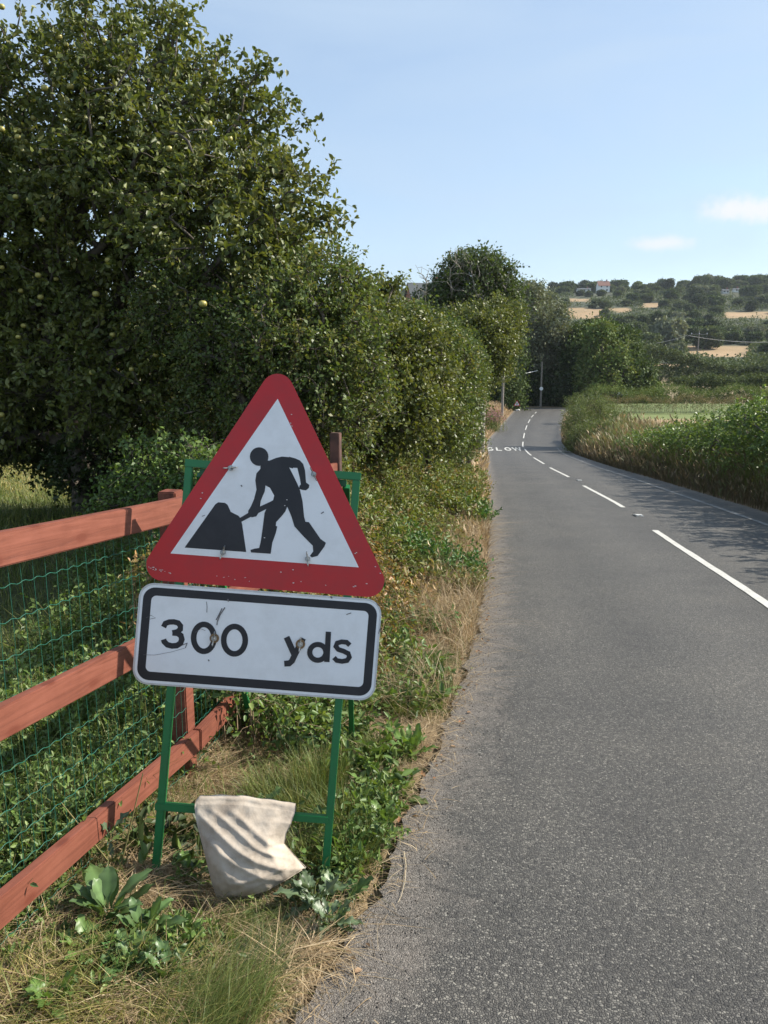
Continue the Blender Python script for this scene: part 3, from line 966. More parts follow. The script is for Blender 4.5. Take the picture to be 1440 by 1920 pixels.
M_wood = wood()
M_wire = simple_mat('green_plastic_wire', (.016, .11, .072), .4, 0, .2)
fence = empty('wooden_fence', (-.812, 3.04, ztf(-.812, 3.04)))
tag(fence, 'red stained three rail wooden fence with green wire mesh running behind the sign', 'fence')
FP = [Vector((-1.482, .2375, 0)), Vector((-.812, 3.04, 0)), Vector((-.38, 6.03, 0))]
def fline(s):      # point along the fence by Y
    if s < 3.04: t = (s - .2375) / 2.8025; p = FP[0].lerp(FP[1], t)
    else: p = FP[1].lerp(FP[2], (s - 3.04) / 2.99)
    return Vector((p.x, s, 0))
FO = fence.location.copy()
def rail(s0, s1, h0, hgt=.095, th=.036, dh=0.0):
    a, b = fline(s0), fline(s1)
    a.z = float(base(s0)) + h0 - hgt / 2; b.z = float(base(s1)) + h0 + dh - hgt / 2
    n = 14
    L = (b - a).length
    bm = bmesh.new(); box_between(bm, (0, 0, 0), (0, L, 0), th, hgt)
    bmesh.ops.subdivide_edges(bm, edges=[e for e in bm.edges if abs((e.verts[0].co - e.verts[1].co).y) > .5], cuts=n, use_grid_fill=True)
    for v in bm.verts:
        v.co.x += .0025 * math.sin(v.co.y * 3 + h0 * 9); v.co.z += .003 * math.sin(v.co.y * 2.3 + h0 * 5)
    o = obj_bm('rail', bm, M_wood, fence, .004)
    d = (b - a).normalized()
    o.rotation_euler = d.to_track_quat('Y', 'Z').to_euler(); o.location = a - FO
    return o
for (s0, s1) in ((.28, 3.067), (3.076, 6.01)):
    rail(s0, s1, 1.315 if s0 < 1 else 1.311); rail(s0, s1, .826); rail(s0, s1, .294)
M_wood2 = bark_mat('dark_wood', (.05, .028, .022), (.13, .06, .045))
for s, hh in ((.85, 1.343), (3.085, 1.339), (4.56, 1.343), (5.97, 1.543)):
    p = fline(s); p.x -= .062 if s < 5 else -.009; p.y += .0 if s < 5 else .068; z = ztf(p.x, p.y) - .15; top = float(base(s)) + hh
    bm = bmesh.new(); box_between(bm, Vector((0, 0, z)) - Vector((0, 0, FO.z)), Vector((0, 0, top - FO.z)), .078, .078, up=(.2, 1, 0))
    o = obj_bm('post', bm, M_wood if s < 5 else M_wood2, fence, .005); o.location = (p.x - FO.x, p.y - FO.y, 0)
# wire mesh on the back of the rails
paths, rad = [], []
rs = np.random.RandomState(2)
def wpt(s, h):
    p = fline(s); return (p.x - .026, p.y + .006, float(base(s)) + h)
hs = [1.155, 1.045, .935, .826, .716, .607, .498, .40, .303, .21, .12]
for i, h in enumerate(hs):
    S = np.arange(.28, 5.9, .012)
    paths.append([(lambda q: (q[0], q[1], q[2] + .0035 * math.sin(s * 2 * math.pi / .055 + i) + .006 * math.sin(s * 2.2 + i * 2)))(wpt(s, h)) for s in S]); rad.append(np.full(len(S), .0012))
for k, s in enumerate(np.arange(.3, 5.9, .050)):
    H = np.linspace(.08, 1.22, 18)
    paths.append([(lambda q, hh: (q[0], q[1] + .004 * math.sin(hh * 9 + k), q[2]))(wpt(s + .003 * math.sin(k), hh), hh) for hh in H]); rad.append(np.full(18, .0008))
V, Q = tube_np(paths, rad, 4)
o = mesh_np('wire_mesh', V, [Q], M_wire, fence, smooth=True, origin=tuple(FO))
#@@PART3
# ------------------------------------------------------------------ foliage tools
PAL = {
    'bramblegreen': [(.11, .15, .04), (.15, .19, .05), (.09, .12, .035), (.21, .22, .07), (.30, .19, .09), (.19, .24, .06)],
    'maple': [(.15, .165, .045), (.18, .185, .055), (.11, .13, .038), (.21, .20, .07)],
    'hay_shaded': [(0.147, 0.109, 0.063), (0.112, 0.087, 0.050), (0.196, 0.147, 0.084), (0.091, 0.084, 0.039), (0.112, 0.133, 0.048)],  # dry grass colours darkened to carry the hedge's shade
    'apple': [(0.099, 0.127, 0.033), (0.131, 0.158, 0.041), (0.165, 0.179, 0.053), (0.076, 0.103, 0.030), (0.207, 0.207, 0.076)],
    'thorn': [(0.087, 0.128, 0.035), (0.116, 0.164, 0.044), (0.065, 0.099, 0.029), (0.146, 0.175, 0.053), (0.233, 0.204, 0.073)],
    'thornbrown': [(0.127, 0.161, 0.047), (0.216, 0.179, 0.063), (0.340, 0.216, 0.099), (0.089, 0.116, 0.036), (0.179, 0.216, 0.053)],
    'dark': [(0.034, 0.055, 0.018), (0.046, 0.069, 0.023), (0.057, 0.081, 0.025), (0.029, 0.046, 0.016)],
    'willow': [(.15, .17, .11), (.18, .20, .13), (.12, .145, .09), (.22, .23, .15)],
    'oak': [(0.052, 0.083, 0.025), (0.072, 0.109, 0.032), (0.108, 0.151, 0.043), (0.043, 0.066, 0.021)],
    'far': [(0.075, 0.105, 0.042), (0.097, 0.125, 0.048), (0.123, 0.149, 0.056), (0.061, 0.086, 0.037)],
    'nettle': [(0.106, 0.157, 0.044), (0.134, 0.187, 0.053), (0.083, 0.127, 0.037), (0.196, 0.210, 0.074)],
    'lush': [(.060, .150, .035), (.080, .180, .045), (.045, .115, .030), (.11, .20, .06)],
    'weed': [(0.099, 0.167, 0.046), (0.136, 0.212, 0.053), (0.076, 0.129, 0.043), (0.197, 0.258, 0.076)],
    'hay': [(.24, .18, .10), (.19, .145, .075), (.32, .25, .15), (.15, .125, .06), (.11, .12, .05)],
    'brambledry': [(0.130, 0.160, 0.046), (0.167, 0.197, 0.054), (0.334, 0.182, 0.084), (0.456, 0.274, 0.137), (0.212, 0.197, 0.061), (0.091, 0.121, 0.038)],
}


def palette(rs, name, n, per=1, var=.34):
    P = np.array(PAL[name]); w = np.array([3, 3, 2, 2, 1, 1.][:len(P)], float); w = w / w.sum()
    c = P[rs.choice(len(P), n, p=w)] * (1 + rs.uniform(-var, var, (n, 1)))
    return np.repeat(c, per, 0) if per > 1 else c


LEAF4 = (np.array([(0, 0, 0), (.5, .45, .12), (0, 1, -.05), (-.5, .45, .12)]), np.array([[0, 1, 2, 3]]))
LEAF6 = (np.array([(0, 0, 0), (.40, .28, .10), (.36, .68, .06), (0, 1, -.14), (-.36, .68, .06), (-.40, .28, .10)]), np.array([[0, 1, 2, 3], [0, 3, 4, 5]]))


def norm(a): return a / (np.linalg.norm(a, axis=-1, keepdims=True) + 1e-9)


def leaf_arrays(P, A, N, S, W, C, tmpl=LEAF4):
    """P base, A axis, N normal, S length, W width ratio, C colour"""
    A = norm(np.asarray(A, float)); B = norm(np.cross(A, N)); N2 = np.cross(B, A)
    T, Fc = tmpl; k = len(T)
    V = P[:, None] + S[:, None, None] * (B[:, None] * (T[:, 0] * W)[None, :, None] + A[:, None] * T[:, 1][None, :, None] + N2[:, None] * T[:, 2][None, :, None])
    Q = (Fc[None] + (np.arange(len(P)) * k)[:, None, None]).reshape(-1, 4)
    return V.reshape(-1, 3), Q, np.repeat(C, k, 0)


class Bag:
    def __init__(s): s.V, s.Q, s.C, s.n = [], [], [], 0
    def add(s, V, Q, C=None):
        s.V.append(V); s.Q.append(Q + s.n); s.n += len(V)
        if C is not None: s.C.append(C)
    def build(s, name, mat, parent=None, origin=None, smooth=False):
        return mesh_np(name, np.concatenate(s.V), s.Q, mat, parent, np.concatenate(s.C) if s.C else None, smooth, origin)


def twigs(rs, P, D, L, n, ls, pal, bag, wood=None, droop=.25, width=.62, tmpl=LEAF4, updir=.5, tw=.003, leafvar=.35, spread=.02, dead=0.0):
    """leafy shoots: base P, direction D, length L, n leaves on each"""
    M = len(P); D = norm(D)
    t = (np.arange(n)[None] + rs.uniform(0, 1, (M, n))) / n
    pos = P[:, None] + D[:, None] * (L[:, None] * t)[..., None]
    pos[..., 2] -= droop * L[:, None] * t * t
    pos += rs.normal(0, spread, (M, n, 3))
    r = norm(rs.normal(0, 1, (M, n, 3)))
    ax = D[:, None] * .55 + r; ax[..., 2] -= .25
    N = rs.normal(0, .55, (M, n, 3)); N[..., 2] += updir; N += r * 0
    S = ls * (1 + rs.uniform(-leafvar, leafvar, (M, n)))
    tc_ = palette(rs, pal, M, 1, .15)
    C = tc_[:, None] * .5 + palette(rs, pal, M * n).reshape(M, n, 3) * .5
    bag.add(*leaf_arrays(pos.reshape(-1, 3), ax.reshape(-1, 3), N.reshape(-1, 3), S.ravel(), width, C.reshape(-1, 3), tmpl))
    if wood is not None:
        mid = P + D * (L * .5)[:, None]; mid[:, 2] -= droop * L * .25
        e = P + D * L[:, None]; e[:, 2] -= droop * L
        V, Q = edges_tubes(P, mid, np.full(M, tw), np.full(M, tw * .8), 3); wood.add(V, Q)
        V, Q = edges_tubes(mid, e, np.full(M, tw * .8), np.full(M, tw * .4), 3); wood.add(V, Q)


def crown_nodes(rs, blobs, n, gap=.0, gs=1.0, bias=.27, ground=True):
    B = np.array([b[:6] for b in blobs], float)
    wts = (B[:, 3] * B[:, 4] * B[:, 5]) ** .72; wts = wts / wts.sum()
    out, outn = [], []
    tot = 0
    while tot < n:
        m = int(n * 1.6)
        k = rs.choice(len(B), m, p=wts)
        d = norm(rs.normal(0, 1, (m, 3))); r = rs.uniform(0, 1, m) ** bias
        p = B[k, :3] + d * r[:, None] * B[k, 3:6]
        # drop nodes buried deep inside another blob
        deep = np.zeros(m, bool)
        for b in B:
            q = np.linalg.norm((p - b[:3]) / b[3:6], axis=1); deep |= q < .45
        keep = ~(deep & (rs.uniform(0, 1, m) < .75))
        if gap > 0:
            g = nz(p[:, 0] + p[:, 2] * .7, p[:, 1] + p[:, 2], gs, 1) + .5 * nz(p[:, 2], p[:, 0], gs * 2.1, 3)
            keep &= g > (-1.2 + gap * 1.6)
        if ground: keep &= p[:, 2] > zt(p[:, 0], p[:, 1]) + .05
        out.append(p[keep]); outn.append(d[keep]); tot += keep.sum()
    return np.concatenate(out)[:n], np.concatenate(outn)[:n]


def skeleton(rs, root, trunk_top, nodes, r0, wood, tip=.006, cap=900, wig=.08):
    """branches growing from the trunk to the crown nodes"""
    nodes = nodes[rs.permutation(len(nodes))[:cap]]
    nt_ = 7
    tr = np.array([np.array(root) * (1 - t) + np.array(trunk_top) * t + rs.normal(0, .03, 3) * (0 < t < 1) for t in np.linspace(0, 1, nt_)])
    P = [*tr]; par = [-1] + list(range(nt_ - 1))
    order = np.argsort(np.linalg.norm(nodes - tr[-1], axis=1))
    A = np.zeros((nt_ + len(nodes), 3)); A[:nt_] = tr; cost = np.zeros(nt_ + len(nodes))
    cost[:nt_] = np.linspace(0, .5, nt_)
    c = nt_
    for i in order:
        d = np.linalg.norm(A[:c] - nodes[i], axis=1)
        s = d + .35 * cost[:c]; s[:max(1, nt_ - 4)] += 1.5
        j = int(np.argmin(s)); A[c] = nodes[i]; cost[c] = cost[j] + d[j]; par.append(j); c += 1
    n = c; w = np.zeros(n); w[nt_:] = 1.0
    for i in range(n - 1, 0, -1): w[par[i]] += w[i]
    rad = tip * w ** .5; rad = np.minimum(rad, r0); rad[0] = r0 * 1.25; 
    k = np.arange(1, n); pj = np.array(par)[1:]
    mid = (A[k] + A[pj]) / 2 + rs.normal(0, 1, (n - 1, 3)) * np.linalg.norm(A[k] - A[pj], axis=1)[:, None] * wig
    rm = (rad[k] + np.minimum(rad[pj], rad[k] * 1.6)) / 2
    mid[:nt_ - 1] = (A[k] + A[pj])[:nt_ - 1] / 2
    V, Q = edges_tubes(A[pj], mid, np.minimum(rad[pj], rad[k] * 1.6), rm, 5); wood.add(V, Q)
    V, Q = edges_tubes(mid, A[k], rm, rad[k], 5); wood.add(V, Q)


def PB(px, py, rpx, Y, dy=None, rz=None):
    """blob centred on the sight line of a photo pixel at distance Y"""
    c = at(px, py, Y); r = rpx * Y / F
    return (c.x, c.y, c.z, r, dy if dy else r, (rz * Y / F) if rz else r)


def plant_tree(name, label, cat, root, top, blobs, n, nl, L, ls, pal, seed, group=None, r0=.12, gap=.2, gs=1.0, matl=None, bark=None, width=.62, droop=.25,
               tmpl=LEAF4, up=.3, cap=900, tip=.006, spread=.02, tw=.003, bias=.27, twig_wood=True, crown_name='crown', updir=.5, parts=('trunk',)):
    rs = np.random.RandomState(seed)
    e = empty(name, tuple(root)); tag(e, label, cat, group)
    P, D = crown_nodes(rs, blobs, n, gap, gs, bias)
    lv, wd = Bag(), Bag()
    skeleton(rs, root, top, P, r0, wd, tip, cap)
    D = norm(D + rs.normal(0, .55, D.shape) + np.array([0, 0, up]))
    LL = L * rs.uniform(.5, 1.35, len(P))
    sh = P - D * (LL * .35)[:, None]
    twigs(rs, sh, D, LL, nl, ls, pal, lv, wd if twig_wood else None, droop, width, tmpl, updir, tw, .35, spread)
    wd.build('trunk', bark or M_bark, e, origin=tuple(root), smooth=True)
    lv.build(crown_name, matl or M_leaf, e, origin=tuple(root))
    return e


def root_at(px, Y, dx=0):
    x = at(px, 900, Y).x + dx
    return Vector((x, Y, ztf(x, Y) - .05))


# ------------------------------------------------------------------ apple tree
r_ = root_at(150, 8.8)
AB = [PB(-120, 250, 190, 8.6), PB(60, 245, 180, 8.4), PB(215, 165, 150, 8.6), PB(320, 250, 165, 8.2), PB(415, 290, 125, 8.0), PB(150, 430, 210, 8.6), PB(390, 440, 180, 7.6), PB(500, 470, 108, 7.6),
      PB(-60, 480, 220, 8.6), PB(585, 560, 95, 7.4), PB(480, 580, 150, 7.4), PB(300, 620, 150, 8.0), PB(80, 640, 170, 9.2), PB(-80, 700, 190, 9.2), PB(185, 55, 42, 8.4), PB(325, 60, 38, 8.4), PB(50, 60, 60, 8.4),
      PB(545, 200, 36, 7.9), PB(470, 175, 46, 7.9), PB(150, 660, 120, 8.0), PB(50, 690, 110, 8.2), PB(250, 710, 110, 7.8), PB(60, 400, 170, 8.2), PB(230, 330, 150, 8.0), PB(592, 335, 26, 7.7), PB(612, 430, 32, 7.6), PB(530, 380, 72, 7.6)]
tree = plant_tree('apple_tree', 'tall broad apple tree with small yellow green apples, filling the left of the view', 'apple tree', r_, r_ + Vector((.1, -.1, 1.5)), AB,
                  5000, 22, .46, .060, 'apple', 1, r0=.14, gap=.42, gs=1.35, cap=1500, tip=.0062, up=.25, width=.66, tmpl=LEAF6)
rs = np.random.RandomState(8)
# apples
P, D = crown_nodes(rs, AB, 1200, .3, 1.25, .12)
score = P[:, 1] + .5 * D[:, 1] - .35 * D[:, 0]
P = P[np.argsort(score)][:520]; P = P[rs.permutation(520)[:110]]
M_apple = simple_mat('apple_skin', (.36, .32, .09), .4, 0, .3, 30)
me = None
for k, p in enumerate(P):
    if me is None:
        bm = bmesh.new(); bmesh.ops.create_uvsphere(bm, u_segments=12, v_segments=8, radius=.030)
        for v in bm.verts:
            rr = math.hypot(v.co.x, v.co.y); v.co.z *= .92; v.co.z -= math.copysign(.009, v.co.z) * max(0, 1 - rr / .016)
        o = obj_bm('apple', bm, M_apple, tree, smooth=True); me = o.data
    else: o = link(bpy.data.objects.new('apple', me), tree)
    o.location = Vector(p) - r_ + Vector((.02, -.15, -.04)); s = rs.uniform(.75, 1.15); o.scale = (s, s, s)

# dark shrubs under and behind the apple tree
def shrub(name, label, px, Y, blobs, n, nl, L, ls, pal, seed, cat='shrub', **kw):
    r = root_at(px, Y)
    zc = np.mean([b[2] for b in blobs])
    top = Vector((r.x, r.y, r.z + max(.2, (zc - r.z) * .5)))
    return plant_tree(name, label, cat, r, top, blobs, n, nl, L, ls, pal, seed, **kw)


shrub('hawthorn_bush', 'dense small leaved thorn bush rising directly behind the triangle sign', 560, 6.6,
      [PB(560, 640, 120, 6.6), PB(640, 660, 80, 6.7), PB(450, 660, 110, 7.0), PB(600, 560, 90, 6.9), PB(530, 760, 110, 6.7), PB(660, 580, 50, 7.0), PB(640, 740, 90, 6.8), PB(420, 760, 100, 7.4), PB(350, 560, 100, 7.4)],
      2300, 26, .30, .036, 'thorn', 21, gap=.25, gs=1.6, r0=.05, tip=.004, spread=.03, up=.35)
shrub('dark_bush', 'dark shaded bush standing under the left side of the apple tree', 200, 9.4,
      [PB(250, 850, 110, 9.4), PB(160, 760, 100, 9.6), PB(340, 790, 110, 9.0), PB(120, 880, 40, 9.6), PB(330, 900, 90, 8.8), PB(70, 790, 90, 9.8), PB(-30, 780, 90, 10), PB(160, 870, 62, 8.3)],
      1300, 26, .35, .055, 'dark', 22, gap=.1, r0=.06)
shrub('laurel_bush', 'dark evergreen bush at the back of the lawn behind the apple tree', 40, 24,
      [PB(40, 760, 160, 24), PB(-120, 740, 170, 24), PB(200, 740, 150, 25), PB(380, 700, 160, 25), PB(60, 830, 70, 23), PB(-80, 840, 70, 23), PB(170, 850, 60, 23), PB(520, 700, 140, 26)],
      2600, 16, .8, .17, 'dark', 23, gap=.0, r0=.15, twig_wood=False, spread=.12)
shrub('privet_bush', 'low pale green bush catching sunlight just behind the fence top rail', 300, 5.9,
      [PB(290, 880, 60, 5.9), PB(370, 870, 45, 5.7), PB(230, 930, 50, 6.1), PB(330, 930, 60, 5.7), PB(390, 900, 40, 5.5)],
      420, 22, .26, .034, 'weed', 24, gap=.2, gs=2.5, r0=.02, tip=.003, spread=.025)

# ------------------------------------------------------------------ roadside hedge on the left
shrub('hedge_bush', 'leafy hedge bush with a sprig sticking up, next right of the apple tree', 700, 9.5,
      [PB(690, 640, 85, 9.5), PB(745, 660, 85, 9.8), PB(660, 760, 80, 9.0), PB(740, 760, 85, 9.3), PB(690, 570, 45, 9.6), PB(735, 545, 24, 9.6), PB(790, 720, 55, 10)],
      1900, 24, .36, .052, 'apple', 31, gap=.42, gs=1.3, r0=.06, spread=.03)
shrub('hedge_bush', 'thick mid green hedge bush in the middle of the left roadside hedge', 800, 13.5,
      [PB(780, 650, 75, 13), PB(825, 690, 70, 13.5), PB(800, 760, 80, 13), PB(770, 618, 38, 13.5), PB(840, 780, 60, 13.5), PB(830, 655, 46, 14)],
      1800, 24, .42, .055, 'thorn', 32, gap=.4, gs=1.1, r0=.06, spread=.04)
shrub('ivy_bush', 'glossy small leaved bush with an upright edge overhanging the verge by the road', 865, 20,
      [PB(860, 700, 52, 20), PB(868, 760, 42, 19.5), PB(850, 668, 50, 20), PB(868, 820, 36, 19), PB(880, 690, 34, 20.5), PB(835, 820, 40, 18.5)],
      2000, 22, .42, .055, 'thorn', 33, gap=.3, gs=1.0, r0=.06, spread=.05)
shrub('field_maple', 'yellow green maple with sunlit leaves leaning out over the road verge', 880, 27,
      [PB(905, 630, 52, 27), PB(925, 658, 38, 27), PB(872, 622, 46, 28), PB(940, 600, 36, 28), PB(905, 690, 28, 27), PB(935, 690, 18, 27)],
      1700, 20, .7, .09, 'apple', 34, gap=.4, gs=.7, r0=.1, spread=.06, cat='tree')
shrub('ash_tree', 'tall dark tree with bare twigs showing at its top, above the hedge', 900, 36,
      [PB(890, 545, 70, 36), PB(930, 530, 42, 36), PB(850, 560, 50, 36), PB(905, 500, 28, 36), PB(860, 512, 25, 36), PB(945, 510, 26, 36), PB(820, 590, 50, 36), PB(940, 580, 42, 36), PB(962, 505, 9, 36), PB(855, 485, 12, 36)],
      1900, 14, 1.0, .13, 'oak', 35, gap=.5, gs=.5, r0=.2, tip=.012, tw=.008, spread=.08, up=.6, cat='tree', bark=M_bark_grey)
# bare twigs on top
rs = np.random.RandomState(5)
def bare(name, label, px, Y, y0, y1, n, spread, seed):
    rs = np.random.RandomState(seed); b = root_at(px, Y); t = at(px, y0, Y); z0 = at(px, y1, Y).z
    e = empty(name, tuple(b)); tag(e, label, 'tree')
    w = Bag()
    nodes = []
    for k in range(n):
        h = rs.uniform(0, 1) ** .8
        nodes.append((t.x + rs.normal(0, spread) * (1.05 - h * .7), Y + rs.normal(0, spread), z0 + (t.z - z0) * h))
    skeleton(rs, b, Vector((t.x, Y, z0)), np.array(nodes), .06, w, .006, n, .02)
    w.build('trunk', M_bark_grey, e, origin=tuple(b), smooth=True)
bare('bare_tree', 'thin leafless grey tree poking up out of the dark tree', 858, 35, 463, 580, 90, .8, 4)
bare('bare_tree', 'small leafless sapling left of the tall dark tree', 795, 34, 498, 580, 50, .5, 6)

# ------------------------------------------------------------------ trees round the far bend
shrub('willow_tree', 'grey green willow behind the poles at the far bend', 1000, 121,
      [PB(1010, 590, 50, 121), PB(985, 560, 30, 121), PB(1030, 575, 28, 121), PB(1000, 645, 48, 121), PB(1035, 625, 30, 121), PB(975, 610, 34, 121), PB(965, 660, 30, 121), PB(1020, 548, 22, 121)],
      2200, 14, 2.6, .38, 'willow', 41, gap=.5, gs=.22, r0=.22, tip=.012, tw=.012, spread=.3, droop=.5, cat='tree', matl=M_leaf_far)
shrub('sycamore_tree', 'dark round sycamore standing right of the junction', 1120, 118,
      [PB(1098, 675, 44, 118), PB(1148, 655, 44, 119), PB(1182, 685, 34, 118), PB(1118, 632, 28, 122), PB(1086, 640, 28, 120), PB(1170, 640, 22, 122), PB(1150, 705, 42, 116), PB(1205, 708, 20, 118)],
      2600, 16, 2.2, .42, 'oak', 42, gap=.5, gs=.22, r0=.5, tip=.03, spread=.35, cat='tree', matl=M_leaf_far, twig_wood=False)
shrub('maple_tree', 'lighter green tree with sunlit leaf clumps in front of the dark sycamore', 1140, 112,
      [PB(1135, 650, 34, 112), PB(1120, 690, 32, 112), PB(1150, 690, 26, 112), PB(1128, 625, 20, 112), PB(1165, 655, 20, 112), PB(1110, 725, 24, 112)],
      1100, 14, 2.0, .40, 'nettle', 43, gap=.5, gs=.3, r0=.3, tip=.03, spread=.3, cat='tree', matl=M_leaf_far, twig_wood=False)
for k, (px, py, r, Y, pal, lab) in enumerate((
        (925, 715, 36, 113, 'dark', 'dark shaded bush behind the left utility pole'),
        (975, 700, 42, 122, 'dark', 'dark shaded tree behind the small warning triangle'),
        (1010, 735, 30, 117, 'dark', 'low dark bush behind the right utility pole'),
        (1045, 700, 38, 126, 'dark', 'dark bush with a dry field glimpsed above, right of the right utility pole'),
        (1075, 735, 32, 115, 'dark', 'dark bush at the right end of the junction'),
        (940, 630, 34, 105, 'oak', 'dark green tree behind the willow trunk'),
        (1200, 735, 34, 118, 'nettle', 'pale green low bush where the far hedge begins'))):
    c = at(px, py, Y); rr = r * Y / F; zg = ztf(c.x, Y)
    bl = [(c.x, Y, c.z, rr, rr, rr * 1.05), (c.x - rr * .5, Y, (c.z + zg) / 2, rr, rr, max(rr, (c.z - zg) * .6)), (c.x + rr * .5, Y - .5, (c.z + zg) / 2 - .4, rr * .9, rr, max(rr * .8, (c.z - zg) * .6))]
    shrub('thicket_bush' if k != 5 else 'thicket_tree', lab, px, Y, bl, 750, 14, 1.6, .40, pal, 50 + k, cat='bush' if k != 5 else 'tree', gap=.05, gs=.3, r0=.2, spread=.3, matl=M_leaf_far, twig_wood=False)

# long clipped hedge across the field
def hedge_line(name, label, x0, x1, yf, hf, dep, n, nl, L, ls, pal, seed, matl, cat='hedge', updir=.5, width=.62, up=.5, droop=.2, zoff=0, spread=None):
    rs = np.random.RandomState(seed)
    x = rs.uniform(x0, x1, n); y = yf(x) + rs.uniform(-dep / 2, dep / 2, n)
    g = zt(x, y); h = hf(x) * (1 + .12 * nz(x, y, .5, seed) + .06 * nz(x, y, 1.7, seed + 1))
    # mostly on the surface (front, top), some inside
    u = rs.uniform(0, 1, n)
    z = g + h * np.where(u < .45, rs.uniform(.85, 1.0, n), rs.uniform(.05, 1, n))
    fr = (u > .45) & (u < .8); y = np.where(fr, yf(x) - dep / 2 + rs.uniform(0, .15, n) * dep, y)
    P = np.stack([x, y, z], -1)
    D = norm(rs.normal(0, .6, (n, 3)) + np.array([0, -.3, up]))
    e_root = (float(x0), float(yf(x0)), ztf(x0, float(yf(x0))))
    lv = Bag(); twigs(rs, P, D, L * rs.uniform(.5, 1.4, n), nl, ls, pal, lv, None, droop, width, LEAF4, updir, .003, .35, spread if spread is not None else L * .12)
    e = empty(name, e_root); tag(e, label, cat)
    st = Bag(); m = n // 12; xx = rs.uniform(x0, x1, m); yy = yf(xx) + rs.uniform(-dep / 3, dep / 3, m); gg = zt(xx, yy)
    A = np.stack([xx, yy, gg - .05], -1); B = np.stack([xx + rs.normal(0, .2, m), yy + rs.normal(0, .2, m), gg + hf(xx) * rs.uniform(.5, .92, m)], -1)
    V, Q = edges_tubes(A, B, np.full(m, L * .012), np.full(m, L * .006), 4); st.add(V, Q)
    st.build('stems', M_bark, e, origin=e_root); lv.build('foliage', matl, e, origin=e_root)
    return e


hedge_line('field_hedge', 'long dark trimmed hedge beyond the field, below the hillside', 44, 88, lambda x: 118 + (x - 44) * .08, lambda x: 3.9 + 0 * x, 3.5, 3600, 14, .9, .26, 'far', 61, M_leaf_far)
hedge_line('field_hedge', 'second dark overgrown hedge higher up, beyond the long trimmed hedge', 55, 150, lambda x: 188 + (x - 60) * .05, lambda x: 6.5 + 2.5 * np.sin(x * .13), 6, 3200, 14, 1.8, .5, 'far', 62, M_leaf_far)
# nettles and docks at the field's far side
hedge_line('nettle_bank', 'tall feathery nettles along the far side of the green field', 20.5, 52, lambda x: 79 + (x - 20) * .05, lambda x: 2.1 + .35 * np.sin(x * .9), 3.0, 3800, 9, .6, .12, 'nettle', 63, M_leaf_far, cat='nettles', up=1.6, width=.35, droop=0)
hedge_line('dock_bank', 'brown seeding docks in front of the far nettles', 21.5, 52, lambda x: 76 + (x - 20) * .05, lambda x: 1.35 + .2 * np.sin(x * 1.3), 1.6, 2600, 8, .5, .10, 'hay', 64, M_leaf_far, cat='weeds', up=1.8, width=.25, droop=0)
# elder clump at the inside of the bend
shrub('elder_bush', 'feathery green bush on the right verge at the inside of the bend', 1095, 52,
      [PB(1105, 778, 36, 52), PB(1085, 795, 32, 50), PB(1130, 775, 28, 53), PB(1100, 825, 32, 46), PB(1080, 762, 20, 54), PB(1140, 815, 28, 44), PB(1160, 795, 24, 48), PB(1085, 835, 24, 46), PB(1170, 835, 22, 38)],
      2300, 16, .6, .09, 'nettle', 71, gap=.05, gs=.8, r0=.05, spread=.07, width=.35, up=1.2, droop=.1, matl=M_grass)

# hedge on the near right, three bushes
def rhedge(label, y0, y1, h, n, ls, L, seed, pal='nettle'):
    rs = np.random.RandomState(seed)
    bl = []
    for y in np.arange(y0, y1, 1.1):
        x = float(xr(y)) + 1.5 + rs.uniform(-.2, .2); g = ztf(x, y); hh = h(y) + rs.uniform(-.12, .12)
        bl.append((x, y, g + hh - .62, .95, .9, .62)); bl.append((x + .1, y, g + hh * .42, 1.0, .9, hh * .42)); bl.append((x + 1.1, y, g + hh * .5, 1.0, .9, hh * .5))
    ym = (y0 + y1) / 2; x = float(xr(ym)) + 2.5
    r = Vector((x, ym, ztf(x, ym)))
    return plant_tree('hedge_bush', label, 'bush', r, r + Vector((0, 0, .8)), bl, n, 20, L, ls, 'weed', seed, gap=.05, gs=1.0, r0=.05, spread=.03, tmpl=LEAF4, up=.4)


rhedge('bright leafy hedge bush on the right roadside nearest the camera', 4, 11, lambda y: 2.25, 2800, .07, .40, 81)
rhedge('bright leafy hedge bush on the right roadside, middle one', 11, 18, lambda y: 2.28 - .01 * (y - 11), 2800, .07, .40, 82)
rhedge('farthest leafy hedge bush on the right roadside, tapering down to grass', 18, 34, lambda y: 2.2 - .085 * (y - 18), 3000, .075, .42, 83)

# ------------------------------------------------------------------ hillside trees
def hill_proto(seed, pal, h, w, n=1300, ls=.9):
    rs = np.random.RandomState(seed)
    bl = [(0, 0, h * .55, w * .42, w * .42, h * .40)]
    for k in range(7):
        a = rs.uniform(0, 6.28); bl.append((math.cos(a) * w * .28, math.sin(a) * w * .28, h * rs.uniform(.35, .8), w * .24, w * .24, h * .2))
    lv, wd = Bag(), Bag()
    P, D = crown_nodes(rs, bl, n, .15, .5, .22, ground=False)
    P[:, 2] = np.abs(P[:, 2])
    skeleton(rs, (0, 0, -.5), (0, 0, h * .3), P[:80], .35, wd, .05, 80)
    D = norm(D + rs.normal(0, .4, D.shape)); twigs(rs, P, D, np.full(n, h * .11), 5, ls, pal, lv, None, .1, .8, LEAF4, .4, .01, .35, h * .03)
    return lv, wd


